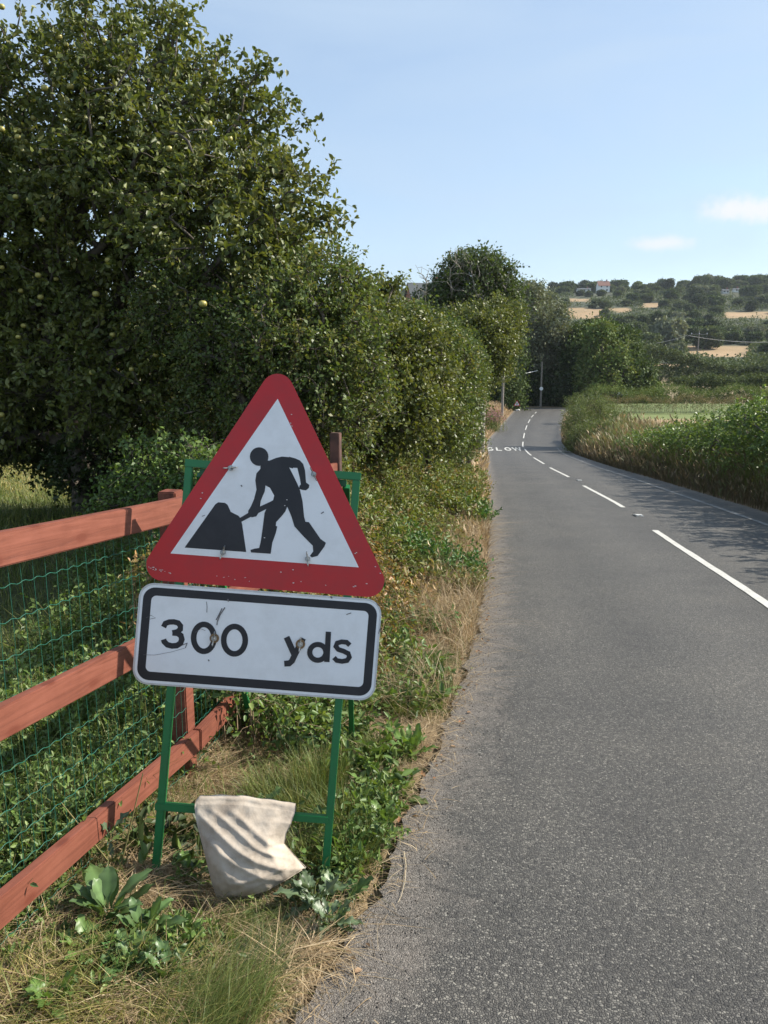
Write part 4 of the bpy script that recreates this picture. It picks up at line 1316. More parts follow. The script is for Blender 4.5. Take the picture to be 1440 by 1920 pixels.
HK = [('oak', .0, 10, 11), ('far', 0, 8.5, 9.5), ('dark', 0, 11, 10), ('willow', 0, 9, 9), ('far', 0, 6, 8), ('hay', 0, 9, 8)]
KIND = ['round dark oak', 'spreading grey green tree', 'tall dark conifer like tree', 'pale grey willow', 'low rounded scrub bush', 'yellow green tree']
protos = []
for k, (pal, _, h, w) in enumerate(HK):
    lv, wd = hill_proto(200 + k, 'nettle' if pal == 'hay' else pal, h, w)
    lm = mesh_np('crown', np.concatenate(lv.V), lv.Q, M_leaf_far, None, np.concatenate(lv.C)); tm = mesh_np('trunk', np.concatenate(wd.V), wd.Q, M_bark)
    protos.append((lm.data, tm.data)); bpy.data.objects.remove(lm); bpy.data.objects.remove(tm)


def hill_tree(k, x, y, s, label, group=None, rz=0, sz=1.0, name=None):
    z = ztf(x, y) - .3
    e = empty(name or ('hillside_bush' if k == 4 else 'hillside_tree'), (x, y, z), rz); e.scale = (s, s, s * sz)
    tag(e, label, 'bush' if k == 4 else 'tree', group)
    link(bpy.data.objects.new('crown', protos[k][0]), e); link(bpy.data.objects.new('trunk', protos[k][1]), e)
    return e


KEEP_CLEAR = FIELDS + [(1074, 1116, 540, 557), (1114, 1148, 536, 557), (1353, 1366, 546, 557), (1373, 1386, 546, 557)]
rs = np.random.RandomState(77)
cnt = 0; tries = 0; placed = []
while cnt < 288 and tries < 30000:
    tries += 1
    Y = 215 + (780 - 215) * rs.uniform(0, 1) ** .8
    px = rs.uniform(640, 1500) if rs.uniform() < .25 else rs.uniform(1030, 1480)
    x = at(px, 600, Y).x
    z = ztf(x, Y); qx, qy = px_of(x, Y, z)
    k = int(rs.choice([0, 1, 2, 3, 4], p=[.27, .27, .14, .07, .25])); s = rs.uniform(.5, 1.0) * (.7 + .5 * (Y - 215) / 565)
    hpx = HK[k][2] * s * F / Y; wpx = HK[k][3] * s * F / Y / 2
    bad = any(qx + wpx * .8 > a and qx - wpx * .8 < b and qy > c and qy - hpx < d for a, b, c, d in KEEP_CLEAR)
    if bad: continue
    md = 6.0 if Y > 500 else 5.0
    if any((x - a) ** 2 + (Y - b) ** 2 < (md * s) ** 2 for a, b in placed): continue
    placed.append((x, Y)); cnt += 1
    band = 'on the skyline of the far hill' if Y > 640 else ('half way up the far hillside' if Y > 380 else 'at the foot of the far hillside')
    zone = 'left of the houses' if px < 1060 else 'below the hilltop houses' if px < 1170 else 'right of the houses' if px < 1300 else 'near the right edge'
    hill_tree(k, x, Y, s, f'{KIND[k]} {band}, {zone}', (KIND[k] + 's ' + band).replace('bushs', 'bushes'), rs.uniform(0, 6.28), rs.uniform(.75, 1.1))


# scrub filling the slope between the trees
n = 36000; yy = rs.uniform(205, 740, n); xx = at(0, 600, 1).x * 0 + (rs.uniform(620, 1500, n) - 720) / F * yy * 1.0
zz = zt(xx, yy); qx, qy = px_of(xx, yy, zz)
kk = np.ones(n, bool)
for a, b, c, d in FIELDS: kk &= ~((qx > a - 4) & (qx < b + 4) & (qy > c - 1) & (qy < d + 7))
for a, b, c, d in KEEP_CLEAR[len(FIELDS):]: kk &= ~((qx > a) & (qx < b) & (qy > c) & (qy < d + 4))
kk &= nz(xx, yy, .05, 6) > -.75
xx, yy, zz = xx[kk], yy[kk], zz[kk]; n = len(xx)
hh = rs.uniform(0, 1, n) * (1.4 + 2.6 * sst(-.3, .8, nz(xx, yy, .09, 2)))
lv = Bag(); twigs(rs, np.stack([xx, yy, zz + hh], -1), norm(rs.normal(0, .6, (n, 3)) + np.array([0, -.2, .6])), rs.uniform(.6, 1.6, n), 6, .75, 'far', lv, None, .1, .8, LEAF4, .4, .01, .35, .5)
o = lv.build('hillside_scrub', M_leaf_far); tag(o, 'low dark green scrub covering the far hillside between the trees', kind='stuff')


def hill_at(px, py, Y, k, s, label, sz=1.0):
    """stand a tree on the hill so that its crown shows at that bearing and distance"""
    x = at(px, py, Y).x; return hill_tree(k, x, Y, s, label, None, px, sz)


hill_at(1196, 545, 640, 5, .95, 'bright yellow green tree on the far hill, the larger of two', 1.0)
hill_at(1172, 545, 650, 5, .7, 'smaller bright yellow green tree beside a larger one on the far hill')
hill_at(1243, 515, 720, 0, .95, 'single round dark tree standing up alone on the skyline', 1.35)
for q, px in enumerate((1318, 1332, 1348)): hill_at(px, 510, 720, (1, 3, 1)[q], 1.35, ('tall airy skyline tree, left one of a clump of three', 'tall airy skyline tree, middle of a clump of three', 'tall airy skyline tree, right one of a clump of three')[q], 1.25)
hill_at(1415, 515, 720, 1, 1.25, 'tall skyline tree near the right edge of the view', 1.2)
hill_at(1400, 520, 715, 0, 1.1, 'dark skyline tree just left of the rightmost tall one', 1.1)
hill_at(1255, 620, 300, 3, 1.2, 'large pale grey willow half way across the valley', 1.15)
hill_at(1215, 640, 290, 1, .9, 'grey green tree at the left foot of the pale willow', 1)
hill_at(1330, 610, 310, 1, 1.0, 'pale round tree right of the large grey willow', 1)
hill_at(725, 520, 330, 0, 1.1, 'round dark tree on the left skyline just beyond the apple tree', 1)
hill_at(705, 525, 330, 1, .9, 'low dark tree beside the round one on the left skyline', 1)
hill_at(778, 525, 300, 2, .7, 'small dark tree beside the grey roofed house', 1)

for q, (px, Y, k, s, lab) in enumerate(((1040, 655, 2, 1.0, 'dark tree at the left end of the hilltop row'), (1058, 660, 0, 1.05, 'round dark tree left of the white bungalow'), (1076, 665, 2, .95, 'tall dark tree behind the left end of the white bungalow'),
        (1094, 668, 2, 1.15, 'dark tree behind the middle of the white bungalow'), (1108, 640, 0, .95, 'dark tree between the white bungalow and the farmhouse'), (1124, 668, 0, 1.15, 'dark tree behind the farmhouse roof'), (1144, 650, 1, .95, 'dark tree just right of the farmhouse'), (1160, 670, 0, 1.2, 'broad dark tree between the farmhouse and the yellow green trees'),
        (1088, 575, 4, .7, 'low scrub bush below the white bungalow'), (1128, 570, 4, .75, 'low scrub bush below the farmhouse'), (1104, 560, 1, .55, 'small grey tree below the hilltop houses'))):
    hill_at(px, 550, Y, k, s, lab, .95)

# ------------------------------------------------------------------ houses on the hill
M_wall = simple_mat('painted_render', (.72, .72, .70), .8, 0, .08, 3)
M_roofr = simple_mat('red_brown_tiles', (.20, .10, .075), .8, 0, .3, 8)
M_roofg = simple_mat('grey_slates', (.075, .085, .09), .8, 0, .25, 8)
M_win = simple_mat('window_glass', (.03, .035, .045), .15, 0, .1)
M_brick = simple_mat('brick', (.26, .12, .08), .85, 0, .3, 12)
def house(name, label, x, y, w, d, h, rh, wallm, roofm, nwin=3, rz=0, chimney=True, zoff=0):
    z = ztf(x, y) - .6 + zoff
    e = empty(name, (x, y, z), rz); tag(e, label, 'house')
    bm = bmesh.new(); box_between(bm, (0, -d / 2, h / 2), (0, d / 2, h / 2), w, h)
    for s in (-1, 1):    # gable triangles
        a = [bm.verts.new(v) for v in ((s * w / 2, -d / 2, h + .01), (s * w / 2, d / 2, h + .01), (s * w / 2, 0, h + rh - .1))]; bm.faces.new(a)
    obj_bm('wall', bm, wallm, e)
    bm = bmesh.new(); o = .35; t = .18
    for s in (-1, 1):
        P = [(-w / 2 - o, s * (d / 2 + o), h - .15), (w / 2 + o, s * (d / 2 + o), h - .15), (w / 2 + o, 0, h + rh), (-w / 2 - o, 0, h + rh)]
        a = [bm.verts.new(p) for p in P]; b = [bm.verts.new((p[0], p[1], p[2] + t)) for p in P]
        bm.faces.new(a); bm.faces.new(b)
        for i in range(4): bm.faces.new((a[i], a[(i + 1) % 4], b[(i + 1) % 4], b[i]))
    rf = obj_bm('roof', bm, roofm, e)
    if chimney:
        bm = bmesh.new(); box_between(bm, (w * .3, 0, h + rh - .6), (w * .3, 0, h + rh + 1.3), .9, .7, up=(0, 1, 0)); obj_bm('chimney', bm, M_brick, rf)
    for i in range(nwin):
        for fl in range(2 if h > 4 else 1):
            cx = -w / 2 + w * (i + .5) / nwin; cz = 1.5 + fl * 2.6
            bm = bmesh.new(); box_between(bm, (cx - .55, -d / 2 - .03, cz), (cx + .55, -d / 2 - .03, cz), .12, 1.2); obj_bm('window', bm, M_win, e)
    return e


def hx(px, Y): return at(px, 550, Y).x
house('white_bungalow', 'low white flat looking bungalow on the far hilltop, left of the red roofed house', hx(1094, 600), 600, 9.5, 6, 2.4, .9, M_wall, M_roofg, 3, zoff=1.6)
house('farmhouse', 'pale house with a red brown roof on the far hilltop', hx(1130, 610), 610, 8.6, 7, 4.6, 3.6, M_wall, M_roofr, 2, zoff=1.2)
house('cottage', 'tiny white cottage among hillside trees, left of a pair', hx(1359, 560), 560, 4.4, 4, 2.0, 1.0, M_wall, M_roofg, 2, zoff=2.2)
house('cottage', 'tiny white cottage among hillside trees, right of a pair', hx(1379, 570), 570, 3.6, 3.4, 1.9, .9, M_wall, M_roofg, 1, zoff=2.2)
house('grey_house', 'grey roofed house half hidden by the ash tree on the left', hx(800, 150), 150, 7, 6, 10.5, 3.4, M_brick, M_roofg, 2, rz=.25, zoff=7.2)
#@@PART4
# ------------------------------------------------------------------ poles, wires and far signs
def pole(label, px, Y, ytop, seed, bar=False):
    b = root_at(px, Y); top = at(px, ytop, Y)
    e = empty('utility_pole', tuple(b)); tag(e, label, 'pole')
    H_ = top.z - b.z
    V, Q = tube_np([np.array([(0, 0, h) for h in np.linspace(0, H_, 8)])], [np.linspace(.15, .105, 8)], 12)
    mesh_np('shaft', V, [Q], M_pole, e, smooth=True)
    return e, H_


p1, h1 = pole('slim wooden utility pole on the left verge beside the pink flowers', 938, 86.7, 640, 1)
p2, h2 = pole('wooden utility pole with a small round white sign at the far junction', 1008, 111.5, 678, 2)
bm = bmesh.new(); bmesh.ops.create_cone(bm, cap_ends=True, segments=20, radius1=.26, radius2=.26, depth=.03, matrix=Matrix.Translation((0, -.18, 2.7)) @ Matrix.Rotation(math.pi / 2, 4, 'X'))
obj_bm('round_plate', bm, M_white, p2)
p3, h3 = pole('distant utility pole with a cross arm on the lower hillside', 1290, 205, 620, 3)
bm = bmesh.new(); box_between(bm, (-2.2, -.2, h3 - .9), (2.2, -.2, h3 - .9), .16, .14); obj_bm('cross_arm', bm, M_pole, p3)
for sx in (-2.0, 0, 2.0):
    bm = bmesh.new(); bmesh.ops.create_cone(bm, cap_ends=True, segments=8, radius1=.09, radius2=.05, depth=.3, matrix=Matrix.Translation((sx, -.2, h3 - .68))); obj_bm('insulator', bm, M_white, p3)
M_cable = simple_mat('pale_cable', (.62, .62, .60), .5, 0, .05)
def wire(label, a, b, sag, r, cat='cable'):
    t = np.linspace(0, 1, 24); P = np.array([Vector(a).lerp(Vector(b), float(q)) - Vector((0, 0, sag * 4 * q * (1 - q))) for q in t])
    V, Q = tube_np([P], [np.full(24, r)], 6); o = mesh_np('overhead_cable', V, [Q], M_cable, smooth=True, origin=tuple(P[0])); o.location = P[0]; tag(o, label, cat)
wire('pale overhead cable sagging from the junction pole past the left pole', at(1008, 695, 111.4), at(800, 712, 86), .45, .05)
wire('faint overhead wire running left from the distant cross arm pole', at(1288, 629, 204.7), at(1180, 648, 204), .6, .03)
wire('faint overhead wire running right from the distant cross arm pole', at(1290, 629, 204.7), at(1470, 640, 215), .8, .03)

# second, distant roadworks triangle
b = root_at(969, 104.5); b.z = float(base(104)) + .02; b.x = at(969, 768, 102.5).x; b.y = 102.5
e = empty('warning_sign', tuple(b)); tag(e, 'small distant red and white warning triangle at the far end of the left verge', 'road sign')
def flat(name, pts, y, mat, th=.004, par=e):
    bm = bmesh.new(); a = [bm.verts.new((u, y, v)) for u, v in pts]; c = [bm.verts.new((u, y + th, v)) for u, v in pts]; bm.faces.new(a); bm.faces.new(c[::-1])
    for i in range(len(pts)): bm.faces.new((a[i], c[i], c[(i + 1) % len(pts)], a[(i + 1) % len(pts)]))
    return obj_bm(name, bm, mat, par)
tp_ = flat('triangle_panel', round_poly([(-.47, .62), (.47, .62), (0, 1.43)], .05, 5), 0, M_red)
flat('white_field', [(-.31, .71), (.31, .71), (0, 1.25)], -.006, M_white, par=tp_)
flat('pictogram', [(-.06, .76), (.06, .76), (.05, 1.05), (-.05, 1.05)], -.010, M_black, .002, tp_)
for sx in (-.3, .3):
    bm = bmesh.new(); box_between(bm, (sx, .03, -.05), (sx, .06, 1.0), .03, .03); obj_bm('leg', bm, M_black, e)
    bm = bmesh.new(); box_between(bm, (sx, .5, -.05), (sx, .07, 1.0), .03, .03); obj_bm('leg', bm, M_black, e)
bm = bmesh.new(); bmesh.ops.create_icosphere(bm, subdivisions=3, radius=1)
for v in bm.verts:
    v.co = Vector((v.co.x * .30 + .03 * math.sin(v.co.y * 5), v.co.y * .16, v.co.z * .11 + .03 * math.sin(v.co.x * 4) + .10))
o = obj_bm('sandbag', bm, simple_mat('white_sack', (.7, .68, .64), .9, 0, .1), None, smooth=True); o.location = b + Vector((.1, -.2, 0)); tag(o, 'small pale sandbag at the foot of the distant warning triangle', 'sandbag')

# chevron board on the bend
c = at(1168, 737, 112); g = ztf(c.x, 112)
e = empty('chevron_sign', (c.x, 112, g)); tag(e, 'black chevron board with white arrowheads pointing right, at the bend', 'road sign')
zc = c.z - g
bm = bmesh.new(); box_between(bm, (-.95, 0, zc), (.95, 0, zc), .03, .62); bd = obj_bm('board', bm, M_black, e)
bm = bmesh.new()
for k in range(3):
    x0 = -.82 + k * .6; P = [(x0, -.26), (x0 + .2, -.26), (x0 + .43, 0), (x0 + .2, .26), (x0, .26), (x0 + .23, 0)]
    bm.faces.new([bm.verts.new((u, -.021, zc + v)) for u, v in P])
bmesh.ops.triangulate(bm, faces=bm.faces[:]); obj_bm('chevrons', bm, M_white, bd)
for sx in (-.7, .7):
    bm = bmesh.new(); box_between(bm, (sx, .04, -.1), (sx, .04, zc + .3), .06, .06, up=(0, 1, 0)); obj_bm('post', bm, M_pole, e)
# rosebay willowherb on the left verge
r = root_at(926, 70); rs = np.random.RandomState(9)
e = empty('willowherb', tuple(r)); tag(e, 'clump of tall pink flowering willowherb on the left verge before the far bend', 'flowers')
n = 170; P = np.stack([r.x + rs.normal(.2, .55, n), 70 + rs.normal(0, 1.0, n), np.zeros(n)], -1); P[:, 2] = zt(P[:, 0], P[:, 1])
P[:, 0] -= .7; D = np.tile([[0, 0, 1.]], (n, 1)) + rs.normal(0, .08, (n, 3)); Ls = rs.uniform(1.3, 2.0, n)
lv, st, fl = Bag(), Bag(), Bag()
twigs(rs, P, D, Ls, 30, .12, 'nettle', lv, st, 0, .35, LEAF4, .5, .005)
PAL['pink'] = [(.42, .17, .28), (.50, .24, .36), (.34, .12, .22)]
twigs(rs, P + D * (Ls * .62)[:, None], D, Ls * .45, 22, .06, 'pink', fl, None, 0, .8, LEAF4, .5, .01, .3, .035)
st.build('stems', M_stem, e, origin=tuple(r)); lv.build('leaves', M_grass, e, origin=tuple(r)); fl.build('flowers', M_grass, e, origin=tuple(r))

# ------------------------------------------------------------------ grasses
def blades(rs, P, H_, W, lean, az, C, bend=1.0, seg=4):
    """curved grass blades; P (M,3), height, width, lean amount, azimuth"""
    M = len(P); t = np.linspace(0, 1, seg + 1)
    dx, dy = np.cos(az), np.sin(az)
    hor = lean[:, None] * H_[:, None] * (t[None] ** (1 + bend)); ver = H_[:, None] * (t[None] - .35 * np.minimum(lean, 1.6)[:, None] * t[None] ** 2.2)
    ctr = P[:, None] + np.stack([hor * dx[:, None], hor * dy[:, None], ver], -1)
    a2 = az + math.pi / 2 + rs.uniform(-.9, .9, M)
    side = np.stack([np.cos(a2), np.sin(a2), rs.uniform(-.2, .2, M)], -1)[:, None] * (W[:, None] * (1 - t[None] ** 1.8 * .92))[..., None] * .5
    V = np.stack([ctr - side, ctr + side], 2).reshape(M, -1, 3)
    i = np.arange(seg)[None] * 2; o = (np.arange(M) * (seg + 1) * 2)[:, None]
    Q = np.stack([i + o, i + 1 + o, i + 3 + o, i + 2 + o], -1).reshape(-1, 4)
    return V.reshape(-1, 3), Q, np.repeat(C, (seg + 1) * 2, 0)


def scatter_box(rs, n, x0, x1, y0, y1): return rs.uniform(x0, x1, n), rs.uniform(y0, y1, n)
def onto(x, y, dz=-.01): return np.stack([x, y, zt(x, y) + dz], -1)
PAL['green'] = [(.11, .155, .036), (.14, .18, .045), (.085, .125, .03), (.20, .21, .06), (.26, .24, .09)]
PAL['blue'] = [(.075, .115, .045), (.10, .14, .055), (.06, .095, .035), (.15, .18, .075)]
PAL['straw'] = [(.42, .32, .19), (.34, .25, .14), (.48, .385, .25), (.26, .19, .11), (.18, .13, .075)]
PAL['yellowgreen'] = [(.20, .20, .05), (.28, .25, .08), (.14, .16, .04), (.38, .31, .13)]


def mat_of_straw(px, py, rad, n):
    c = gnd(px, py); n = int(n * .6); a = rs.uniform(0, 6.28, n); r = rad * rs.uniform(0, 1, n) ** .55
    x, y = c.x + r * np.cos(a) * 1.3, c.y + r * np.sin(a); k = x < xl(y) - .02; x, y, r = x[k], y[k], r[k]; n = len(x)
    P = onto(x, y, 0); P[:, 2] += rs.uniform(0, .05, n) * (1 - r / rad * .7)
    b = Bag(); b.add(*blades(rs, P, rs.uniform(.025, .07, n), rs.uniform(.0018, .0042, n), rs.uniform(1.5, 4.5, n), rs.uniform(0, 6.28, n), palette(rs, 'straw', n) * 1.1, .3, 3))
    return b
# dry thatch lying on the near verge
rs = np.random.RandomState(100)
def near_mask(x, y):
    return (x < xl(y) - .02) & (x > FX(y) - .05)
sb = Bag()
x, y = scatter_box(rs, 60000, -1.8, 1.0, 1.25, 7.5)
den = sst(-.35, .35, nz(x, y, 2.1, 4)) * .75 + .25
k = near_mask(x, y) & (rs.uniform(0, 1, len(x)) < den * np.clip(2.2 / y, .25, 1) * .7); x, y = x[k], y[k]; n = len(x)
sb.add(*blades(rs, onto(x, y, .004), rs.uniform(.03, .085, n), rs.uniform(.0016, .0042, n), rs.uniform(1.2, 4.2, n), rs.uniform(0, 6.28, n), palette(rs, 'straw', n), .3, 3))
print('thatch', n)
x, y = scatter_box(rs, 9000, -1.8, 1.4, 1.25, 9)
k = near_mask(x, y); x, y = x[k], y[k]; n = len(x)
sb.add(*blades(rs, onto(x, y), rs.uniform(.04, .14, n), rs.uniform(.0014, .003, n), rs.uniform(.2, 1.6, n), rs.uniform(0, 6.28, n), palette(rs, 'straw', n), 1, 4))
# straw fringe creeping onto the asphalt edge
n = 9000; y = rs.uniform(1.4, 24, n) ** 1.0; x = xl(y) + rs.normal(-.05, .085, n)
P = onto(x, y, .0); P[:, 2] = base(y) + .012 + np.maximum(0, P[:, 2] - base(y))
sb.add(*blades(rs, P, rs.uniform(.012, .038, n), rs.uniform(.0015, .004, n), rs.uniform(1.2, 4.5, n), rs.uniform(0, 6.28, n), palette(rs, 'straw', n), .3, 3))
n = 13000; y = 4 + 9 * rs.uniform(0, 1, n) ** 1.2; x = xl(y) - rs.uniform(0, 1, n) ** 1.2 * 1.9
k = nz(x, y, 1.8, 12) > -.25; x, y = x[k], y[k]; n = len(x)
sb.add(*blades(rs, onto(x, y), rs.uniform(.10, .42, n), rs.uniform(.0025, .005, n) * (y / 5), rs.uniform(.2, 1.8, n), rs.uniform(0, 6.28, n), palette(rs, 'straw', n), 1, 4))
for q in ((330, 1645, .12, 1100), (250, 1690, .10, 700), (430, 1400, .16, 1500), (380, 1460, .12, 900), (520, 1360, .16, 900), (90, 1760, .12, 700), (60, 1850, .12, 700), (180, 1900, .12, 600), (300, 1880, .10, 600), (540, 1830, .10, 700), (590, 1800, .08, 500),
          (760, 1400, .14, 900), (720, 1480, .10, 500), (790, 1210, .3, 900), (820, 1010, .4, 900), (700, 1180, .3, 700), (880, 1050, .3, 900), (470, 1690, .07, 350)):
    b_ = mat_of_straw(*q); sb.add(b_.V[0], b_.Q[0], b_.C[0])
o = sb.build('dry_grass', M_straw); tag(o, 'matted dry straw coloured grass covering the near verge', kind='stuff')

# green grass, clumped
gb = Bag()
x, y = scatter_box(rs, 90000, -1.8, 1.2, 1.25, 9)
den = sst(-.3, .5, nz(x, y, 2.6, 9))
k = near_mask(x, y) & (rs.uniform(0, 1, len(x)) < den * np.clip(2.6 / y, .2, 1)); x, y = x[k], y[k]; n = len(x)
gb.add(*blades(rs, onto(x, y), rs.uniform(.05, .16, n), rs.uniform(.0016, .0038, n), rs.uniform(.2, 1.5, n), rs.uniform(0, 6.28, n), palette(rs, 'green', n), 1, 4))
print('grass', n)
def tuft(px, py, rad, n, h, w, pal, lean=(.2, 1.2), az=None, bag=gb, seed=0):
    c = gnd(px, py); rs = np.random.RandomState(seed + int(px * 7 + py))
    r = rad * rs.uniform(0, 1, n) ** .6; a = rs.uniform(0, 6.28, n)
    x, y = c.x + r * np.cos(a), c.y + r * np.sin(a)
    aa = a + rs.normal(0, .8, n) if az is None else az + rs.normal(0, .5, n)
    bag.add(*blades(rs, onto(x, y), h * rs.uniform(.5, 1.15, n), w * rs.uniform(.6, 1.3, n), rs.uniform(*lean, n), aa, palette(rs, pal, n), 1, 5))
tuft(420, 1915, .12, 620, .15, .0022, 'green', (.3, 1.5), .9); tuft(350, 1925, .12, 600, .14, .0022, 'green', (.3, 1.6), .7); tuft(470, 1830, .09, 420, .12, .002, 'blue', (.5, 1.8), .8); tuft(400, 1880, .16, 350, .13, .0024, 'yellowgreen', (.5, 1.8))
tuft(520, 1700, .10, 600, .09, .0022, 'blue', (.3, 1.4)); tuft(430, 1760, .12, 700, .09, .002, 'green', (.5, 1.5), .5)
tuft(560, 1530, .13, 900, .17, .0026, 'green', (.1, .8)); tuft(600, 1480, .12, 700, .20, .0028, 'green', (.1, .8)); tuft(500, 1500, .10, 400, .15, .0028, 'green', (.1, .9))
tuft(640, 1560, .10, 500, .20, .003, 'green', (.1, .9)); tuft(580, 1620, .08, 400, .15, .0026, 'green', (.1, .9)); tuft(660, 1620, .10, 500, .16, .0028, 'green', (.2, 1))
tuft(60, 1900, .14, 380, .14, .0042, 'yellowgreen', (.4, 1.5)); tuft(230, 1880, .14, 350, .15, .0035, 'yellowgreen', (.4, 1.5)); tuft(140, 1860, .12, 260, .14, .0035, 'yellowgreen', (.4, 1.4))
tuft(150, 1640, .09, 200, .10, .005, 'yellowgreen', (.5, 1.6)); tuft(240, 1500, .12, 300, .14, .004, 'yellowgreen', (.3, 1.5)); tuft(270, 1440, .10, 250, .13, .004, 'green', (.3, 1.5))
tuft(760, 1340, .12, 500, .17, .003, 'green', (.1, 1)); tuft(720, 1420, .12, 400, .15, .003, 'green', (.2, 1.2)); tuft(790, 1260, .15, 500, .18, .003, 'green', (.2, 1.2))
o = gb.build('grass', M_grass); tag(o, 'patchy green grass tufts growing through the near verge', kind='stuff')

# lawn and rough grass behind the fence
lb = Bag()
x, y = scatter_box(rs, 90000, -6, 0, 1.2, 12); fx = FX(y) - .06
k = (x < fx) & (x > -.56 * y - .6); x, y = x[k], y[k]; k = rs.uniform(0, 1, len(x)) < np.clip(3.5 / y, .25, 1); x, y = x[k], y[k]; n = len(x)
hh = .12 + .14 * sst(-.3, .6, nz(x, y, 1.6, 3))
lb.add(*blades(rs, onto(x, y), hh * rs.uniform(.5, 1.4, n), .002 + .0006 * y * rs.uniform(.7, 1.3, n), rs.uniform(.1, 1.2, n), rs.uniform(0, 6.28, n), palette(rs, 'green', n), 1, 3))
n = 26000; y = rs.uniform(11, 34, n); x = rs.uniform(-.62, -.30, n) * y
lb.add(*blades(rs, onto(x, y), rs.uniform(.04, .11, n), .0012 * y, rs.uniform(.1, 1, n), rs.uniform(0, 6.28, n), palette(rs, 'yellowgreen', n), 1, 2))
o = lb.build('lawn_grass', M_grass); tag(o, 'rough green grass behind the fence running back to a lawn', kind='stuff')
# weedy leafy cover behind the fence
wb, ws = Bag(), Bag()
def weeds(n, xf, yr, h, ls, pal, nl, seed, up=1.1, mask=None, width=.5, tmpl=LEAF4, tw=.0016):
    rs = np.random.RandomState(seed); y = rs.uniform(*yr, n); x = xf(rs, y)
    if mask is not None: k = mask(x, y); x, y = x[k], y[k]
    m = len(x); P = onto(x, y); D = norm(rs.normal(0, .45, (m, 3)) + np.array([0, 0, up]))
    HH = h * rs.uniform(.4, 1.25, m) * (1 + .5 * nz(x, y, 2.2, seed))
    twigs(rs, P, D, np.abs(HH) + .02, nl, ls, pal, wb, ws, .05, width, tmpl, .8, tw, .4, .006)
weeds(3000, lambda r, y: FX(y) - .10 - r.uniform(.02, 1.0, len(y)) ** 1.3 * y * .35, (1.3, 3.6), .20, .026, 'weed', 14, 1, tmpl=LEAF6)
weeds(2600, lambda r, y: FX(y) - .12 - r.uniform(.0, 1.0, len(y)) * y * .33, (3.2, 6.5), .34, .032, 'weed', 14, 2)
weeds(1300, lambda r, y: FX(y) - .1 - r.uniform(.0, 1.0, len(y)) * y * .25, (5.0, 9), .5, .045, 'weed', 14, 3)
o = wb.build('ground_weeds', M_leaf); ws.build('stems', M_stem, o); tag(o, 'tangled leafy green weeds behind the wire mesh of the fence', kind='stuff')
# leafy weeds on the verge
wb, ws = Bag(), Bag()
vm = lambda x, y: near_mask(x, y)
def patch(px, py, rad, n, h, ls, pal, nl, seed, width=.5, tmpl=LEAF6, up=1.0):
    c = gnd(px, py)
    if py > 1150: n = int(n * .5); h *= .8
    weeds(n, lambda r, y: c.x + r.normal(0, rad, len(y)), (c.y - rad, c.y + rad * 1.3), h, ls, pal, nl, seed, up, lambda x, y: x < xl(y) - .07, width, tmpl)
for q in ((690, 1590, .07, 130, .17, .030, 'weed', 16), (700, 1530, .08, 150, .18, .032, 'weed', 16), (740, 1490, .08, 90, .12, .050, 'weed', 7), (690, 1450, .12, 110, .14, .05, 'weed', 8),
          (640, 1640, .06, 90, .12, .03, 'weed', 12), (800, 1290, .12, 130, .16, .055, 'weed', 8), (740, 1260, .14, 160, .18, .045, 'weed', 10), (820, 1325, .07, 40, .10, .07, 'weed', 6),
          (560, 1370, .16, 170, .20, .040, 'weed', 12), (500, 1350, .15, 130, .20, .036, 'weed', 12), (640, 1400, .12, 110, .20, .045, 'weed', 10), (700, 1330, .15, 150, .22, .04, 'weed', 10),
          (330, 1600, .10, 60, .12, .06, 'dark', 6), (300, 1640, .08, 40, .08, .05, 'weed', 6), (60, 1780, .10, 60, .08, .03, 'weed', 8), (120, 1800, .08, 50, .07, .03, 'weed', 8),
          (290, 1800, .07, 120, .09, .024, 'weed', 12), (250, 1860, .07, 100, .08, .024, 'weed', 12), (340, 1770, .07, 70, .09, .022, 'weed', 12), (590, 1700, .05, 40, .09, .03, 'blue', 8),
          (880, 985, .35, 520, .34, .060, 'lush', 12), (800, 1075, .26, 700, .36, .045, 'lush', 14), (840, 1090, .18, 300, .26, .040, 'lush', 14), (860, 930, .3, 260, .4, .06, 'maple', 12), (760, 1180, .2, 260, .26, .045, 'lush', 12), (870, 1110, .12, 120, .2, .04, 'maple', 12), (700, 1230, .15, 200, .24, .04, 'weed', 12), (730, 1050, .3, 300, .4, .045, 'weed', 12)):
    patch(*q, seed=int(q[0] + q[1]))
for q in ((120, 1700, .06, 90, .06, .022, 'weed', 9), (330, 1830, .06, 110, .07, .02, 'weed', 10), (200, 1830, .05, 90, .07, .024, 'lush', 10), (450, 1560, .06, 90, .08, .03, 'weed', 8), (620, 1580, .05, 90, .12, .03, 'weed', 9),
          (660, 1660, .05, 90, .10, .028, 'weed', 9), (30, 1720, .06, 90, .06, .022, 'weed', 9), (380, 1840, .06, 70, .06, .02, 'blue', 9), (700, 1610, .04, 60, .08, .022, 'lush', 9)):
    patch(*q, seed=int(q[0] * 3 + q[1]))
o = wb.build('verge_weeds', M_leaf); ws.build('stems', M_stem, o); tag(o, 'low leafy green weeds scattered over the verge beside the road', kind='stuff')

